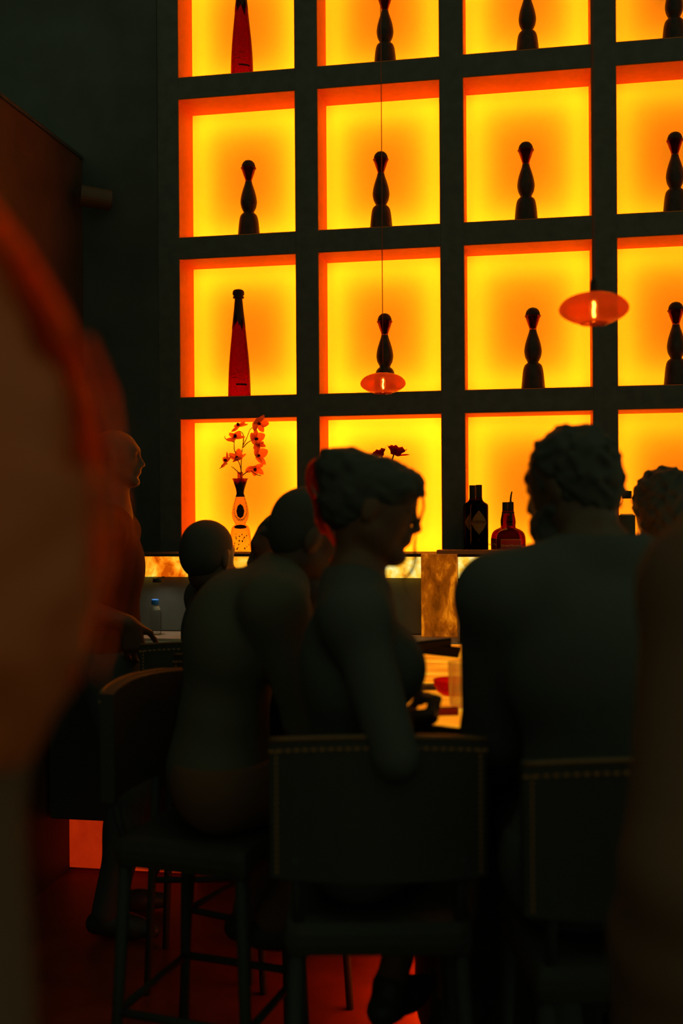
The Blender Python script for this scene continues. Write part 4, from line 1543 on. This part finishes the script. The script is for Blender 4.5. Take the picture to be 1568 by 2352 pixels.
# ---------------------------------------------------------------- long-haired passer-by close to the lens, and a shoulder on the other side
def long_hair(w, Bx, s, ho):
    # crown, then a heavy fall of hair over the shoulder nearer the bar
    fall = [((-340, 700), .083), ((-250, 860), .088), ((-180, 1040), .092), ((-140, 1230), .094), ((-140, 1450), .086), ((-160, 1600), .060)]
    pts = [(at(x, y, 0.66), r) for (x, y), r in fall]
    return [Ell(w(-0.016, 0, 0.040), V3(.106, .088, .092) * s, Bx, .02), Ell(w(-0.050, 0, -0.05), V3(.074, .090, .12) * s, Bx, .04)] + \
        [Cone(p, q, r1, r2, .03) for (p, r1), (q, r2) in zip(pts[:-1], pts[1:])] + [Ell(w(0.095, 0, -0.03), V3(.065, .11, .09) * s, Bx, .015, True)]


lp_ = at(-660, 1900, 0.72)
lp_[2] = 0.96
mat('hair_auburn', (0.40, 0.070, 0.014), 0.55, 0.3)
guest, gi = person('long-haired guest standing very close, blurred, beside the brown wall', lp_, AWAY - 0.25, lean=0.0, bend=0.03, s=1.0, female=True,
       head=at(-360, 790, 0.66), face=(-0.30, 0.0), skin='skin_c', hair=long_hair, hair_mat='hair_auburn', hair_noise=curls(0.004, 60), top='blouse', top_mat='cloth_brown', bottom_mat='cloth_b', h=0.008)
bm = bmesh.new()
EDGE = [(-60, 420), (40, 545), (110, 660), (168, 770), (206, 890), (226, 1020), (238, 1150), (240, 1290), (222, 1420), (185, 1560)]
for k in range(300):                        # loose locks that catch the light along the fall of hair
    off = random.gauss(-66, 32)
    i0 = random.randint(0, 4)
    i1 = random.randint(i0 + 3, 9)
    q = [at(x + off + random.uniform(-7, 7), y + random.uniform(-14, 14) - 0.25 * off, 0.66 + random.uniform(-.03, .05)) - gi['org'] for x, y in EDGE[i0:i1 + 1]]
    add_ribbon(bm, curve_pts(q, 3), random.uniform(.0012, .0030), .0008)
ls = link('loose_strands', bm_mesh(bm, 'loose_strands', True), MATS['hair_brown_loose'], guest)
ls['kind'] = 'stuff'
rp_ = at(2010, 1800, 1.20)
rp_[2] = 0.965
person('blurred guest whose brown shoulder juts in beside the broad man', rp_, AWAY + 0.15, lean=0.0, bend=0.05, s=1.04,
       skin='skin_b', hair=short_hair, top='jacket', top_mat='cloth_brown', bottom_mat='cloth_b', h=0.009)

# ================================================================== SMALL THINGS
# black menu folder on a low stand, a red bowl and a small red card box on the bar top
mc = at(985, 1475, 2.79)
menu = thing('menu_folder', 'black menu folder propped on a small stand at the back of the bar', 'menu', (mc[0], mc[1], BAR_Z), YAW)
bm = bmesh.new()
add_box(bm, (-0.055, -0.004, -0.02), (0.058, 0.004, 0.02), 0.002, Matrix.Rotation(-0.10, 3, 'Y') @ Matrix.Rotation(0.9, 3, 'X'))
o = link('cover', bm_mesh(bm, 'cover'), mat('matt_black_card', (0.015, 0.014, 0.012), 0.9, 0.05), menu)
o.location = (0, 0, 0.115)
bm = bmesh.new()
add_box(bm, (-0.050, -0.003, -0.02), (0.070, 0.003, 0.012), 0.002, Matrix.Rotation(0.12, 3, 'Y') @ Matrix.Rotation(0.5, 3, 'X'))
o = link('back_cover', bm_mesh(bm, 'back_cover'), MATS['matt_black_card'], menu)
o.location = (0.01, 0.01, 0.105)
for x in (-0.048,):
    box('stand_leg', (x - 0.004, -0.004, 0.0005), (x + 0.004, 0.004, 0.10), M_BLACK, menu)
box('stand_base', (-0.065, -0.02, 0.0005), (0.040, 0.02, 0.012), M_BLACK, menu)

rb = at(1040, 1568, 2.70)
bowl = thing('red_bowl', 'low round bowl of glowing red glass on the bar beside the curly-haired man', 'bowl', (rb[0], rb[1], BAR_Z))
link('glass', lathe_mesh('bowl_glass', [(0.0, 0.001), (0.028, 0.001), (0.040, 0.010), (0.048, 0.026), (0.050, 0.040), (0.046, 0.040), (0.043, 0.026), (0.034, 0.012), (0.0, 0.009)], 32, closed=False),
     tinted('red_glass', (0.9, 0.10, 0.02), (0.9, 0.06, 0.01), 0.6), bowl)
link('wax', lathe_mesh('bowl_wax', [(0, 0.010), (0.033, 0.0135), (0.040, 0.024), (0, 0.026)], 24), thin('red_wax', (0.6, 0.06, 0.01), (0.8, 0.06, 0.01)), bowl)
cb = at(1027, 1632, 2.44)
card = thing('card_box', 'small flat red box lying on the bar next to the hand of the woman', 'box', (cb[0], cb[1], BAR_Z), YAW + 0.1)
box('tray', (-0.024, -0.012, 0.0005), (0.024, 0.012, 0.011), mat('dark_red_card', (0.20, 0.012, 0.006), 0.6, 0.2), card, 0.001)
box('lid', (-0.0245, -0.0125, 0.0112), (0.0245, 0.0125, 0.017), mat('red_card', (0.30, 0.015, 0.006), 0.6, 0.2), card, 0.001)
gl = at(1062, 1575, 2.54)
glass = thing('water_glass', 'clear tumbler on the bar against the sleeve of the broad man', 'glass', (gl[0], gl[1], BAR_Z))
link('tumbler', lathe_mesh('tumbler', [(0.0, 0.001), (0.028, 0.001), (0.031, 0.006), (0.035, 0.105), (0.0335, 0.105), (0.030, 0.010), (0, 0.008)], 32, closed=False), M_CLEAR, glass)
link('rim', lathe_mesh('tumbler_rim', [(0.0335, 0.105), (0.0342, 0.107), (0.035, 0.105)], 32, closed=False), M_CLEAR, glass)
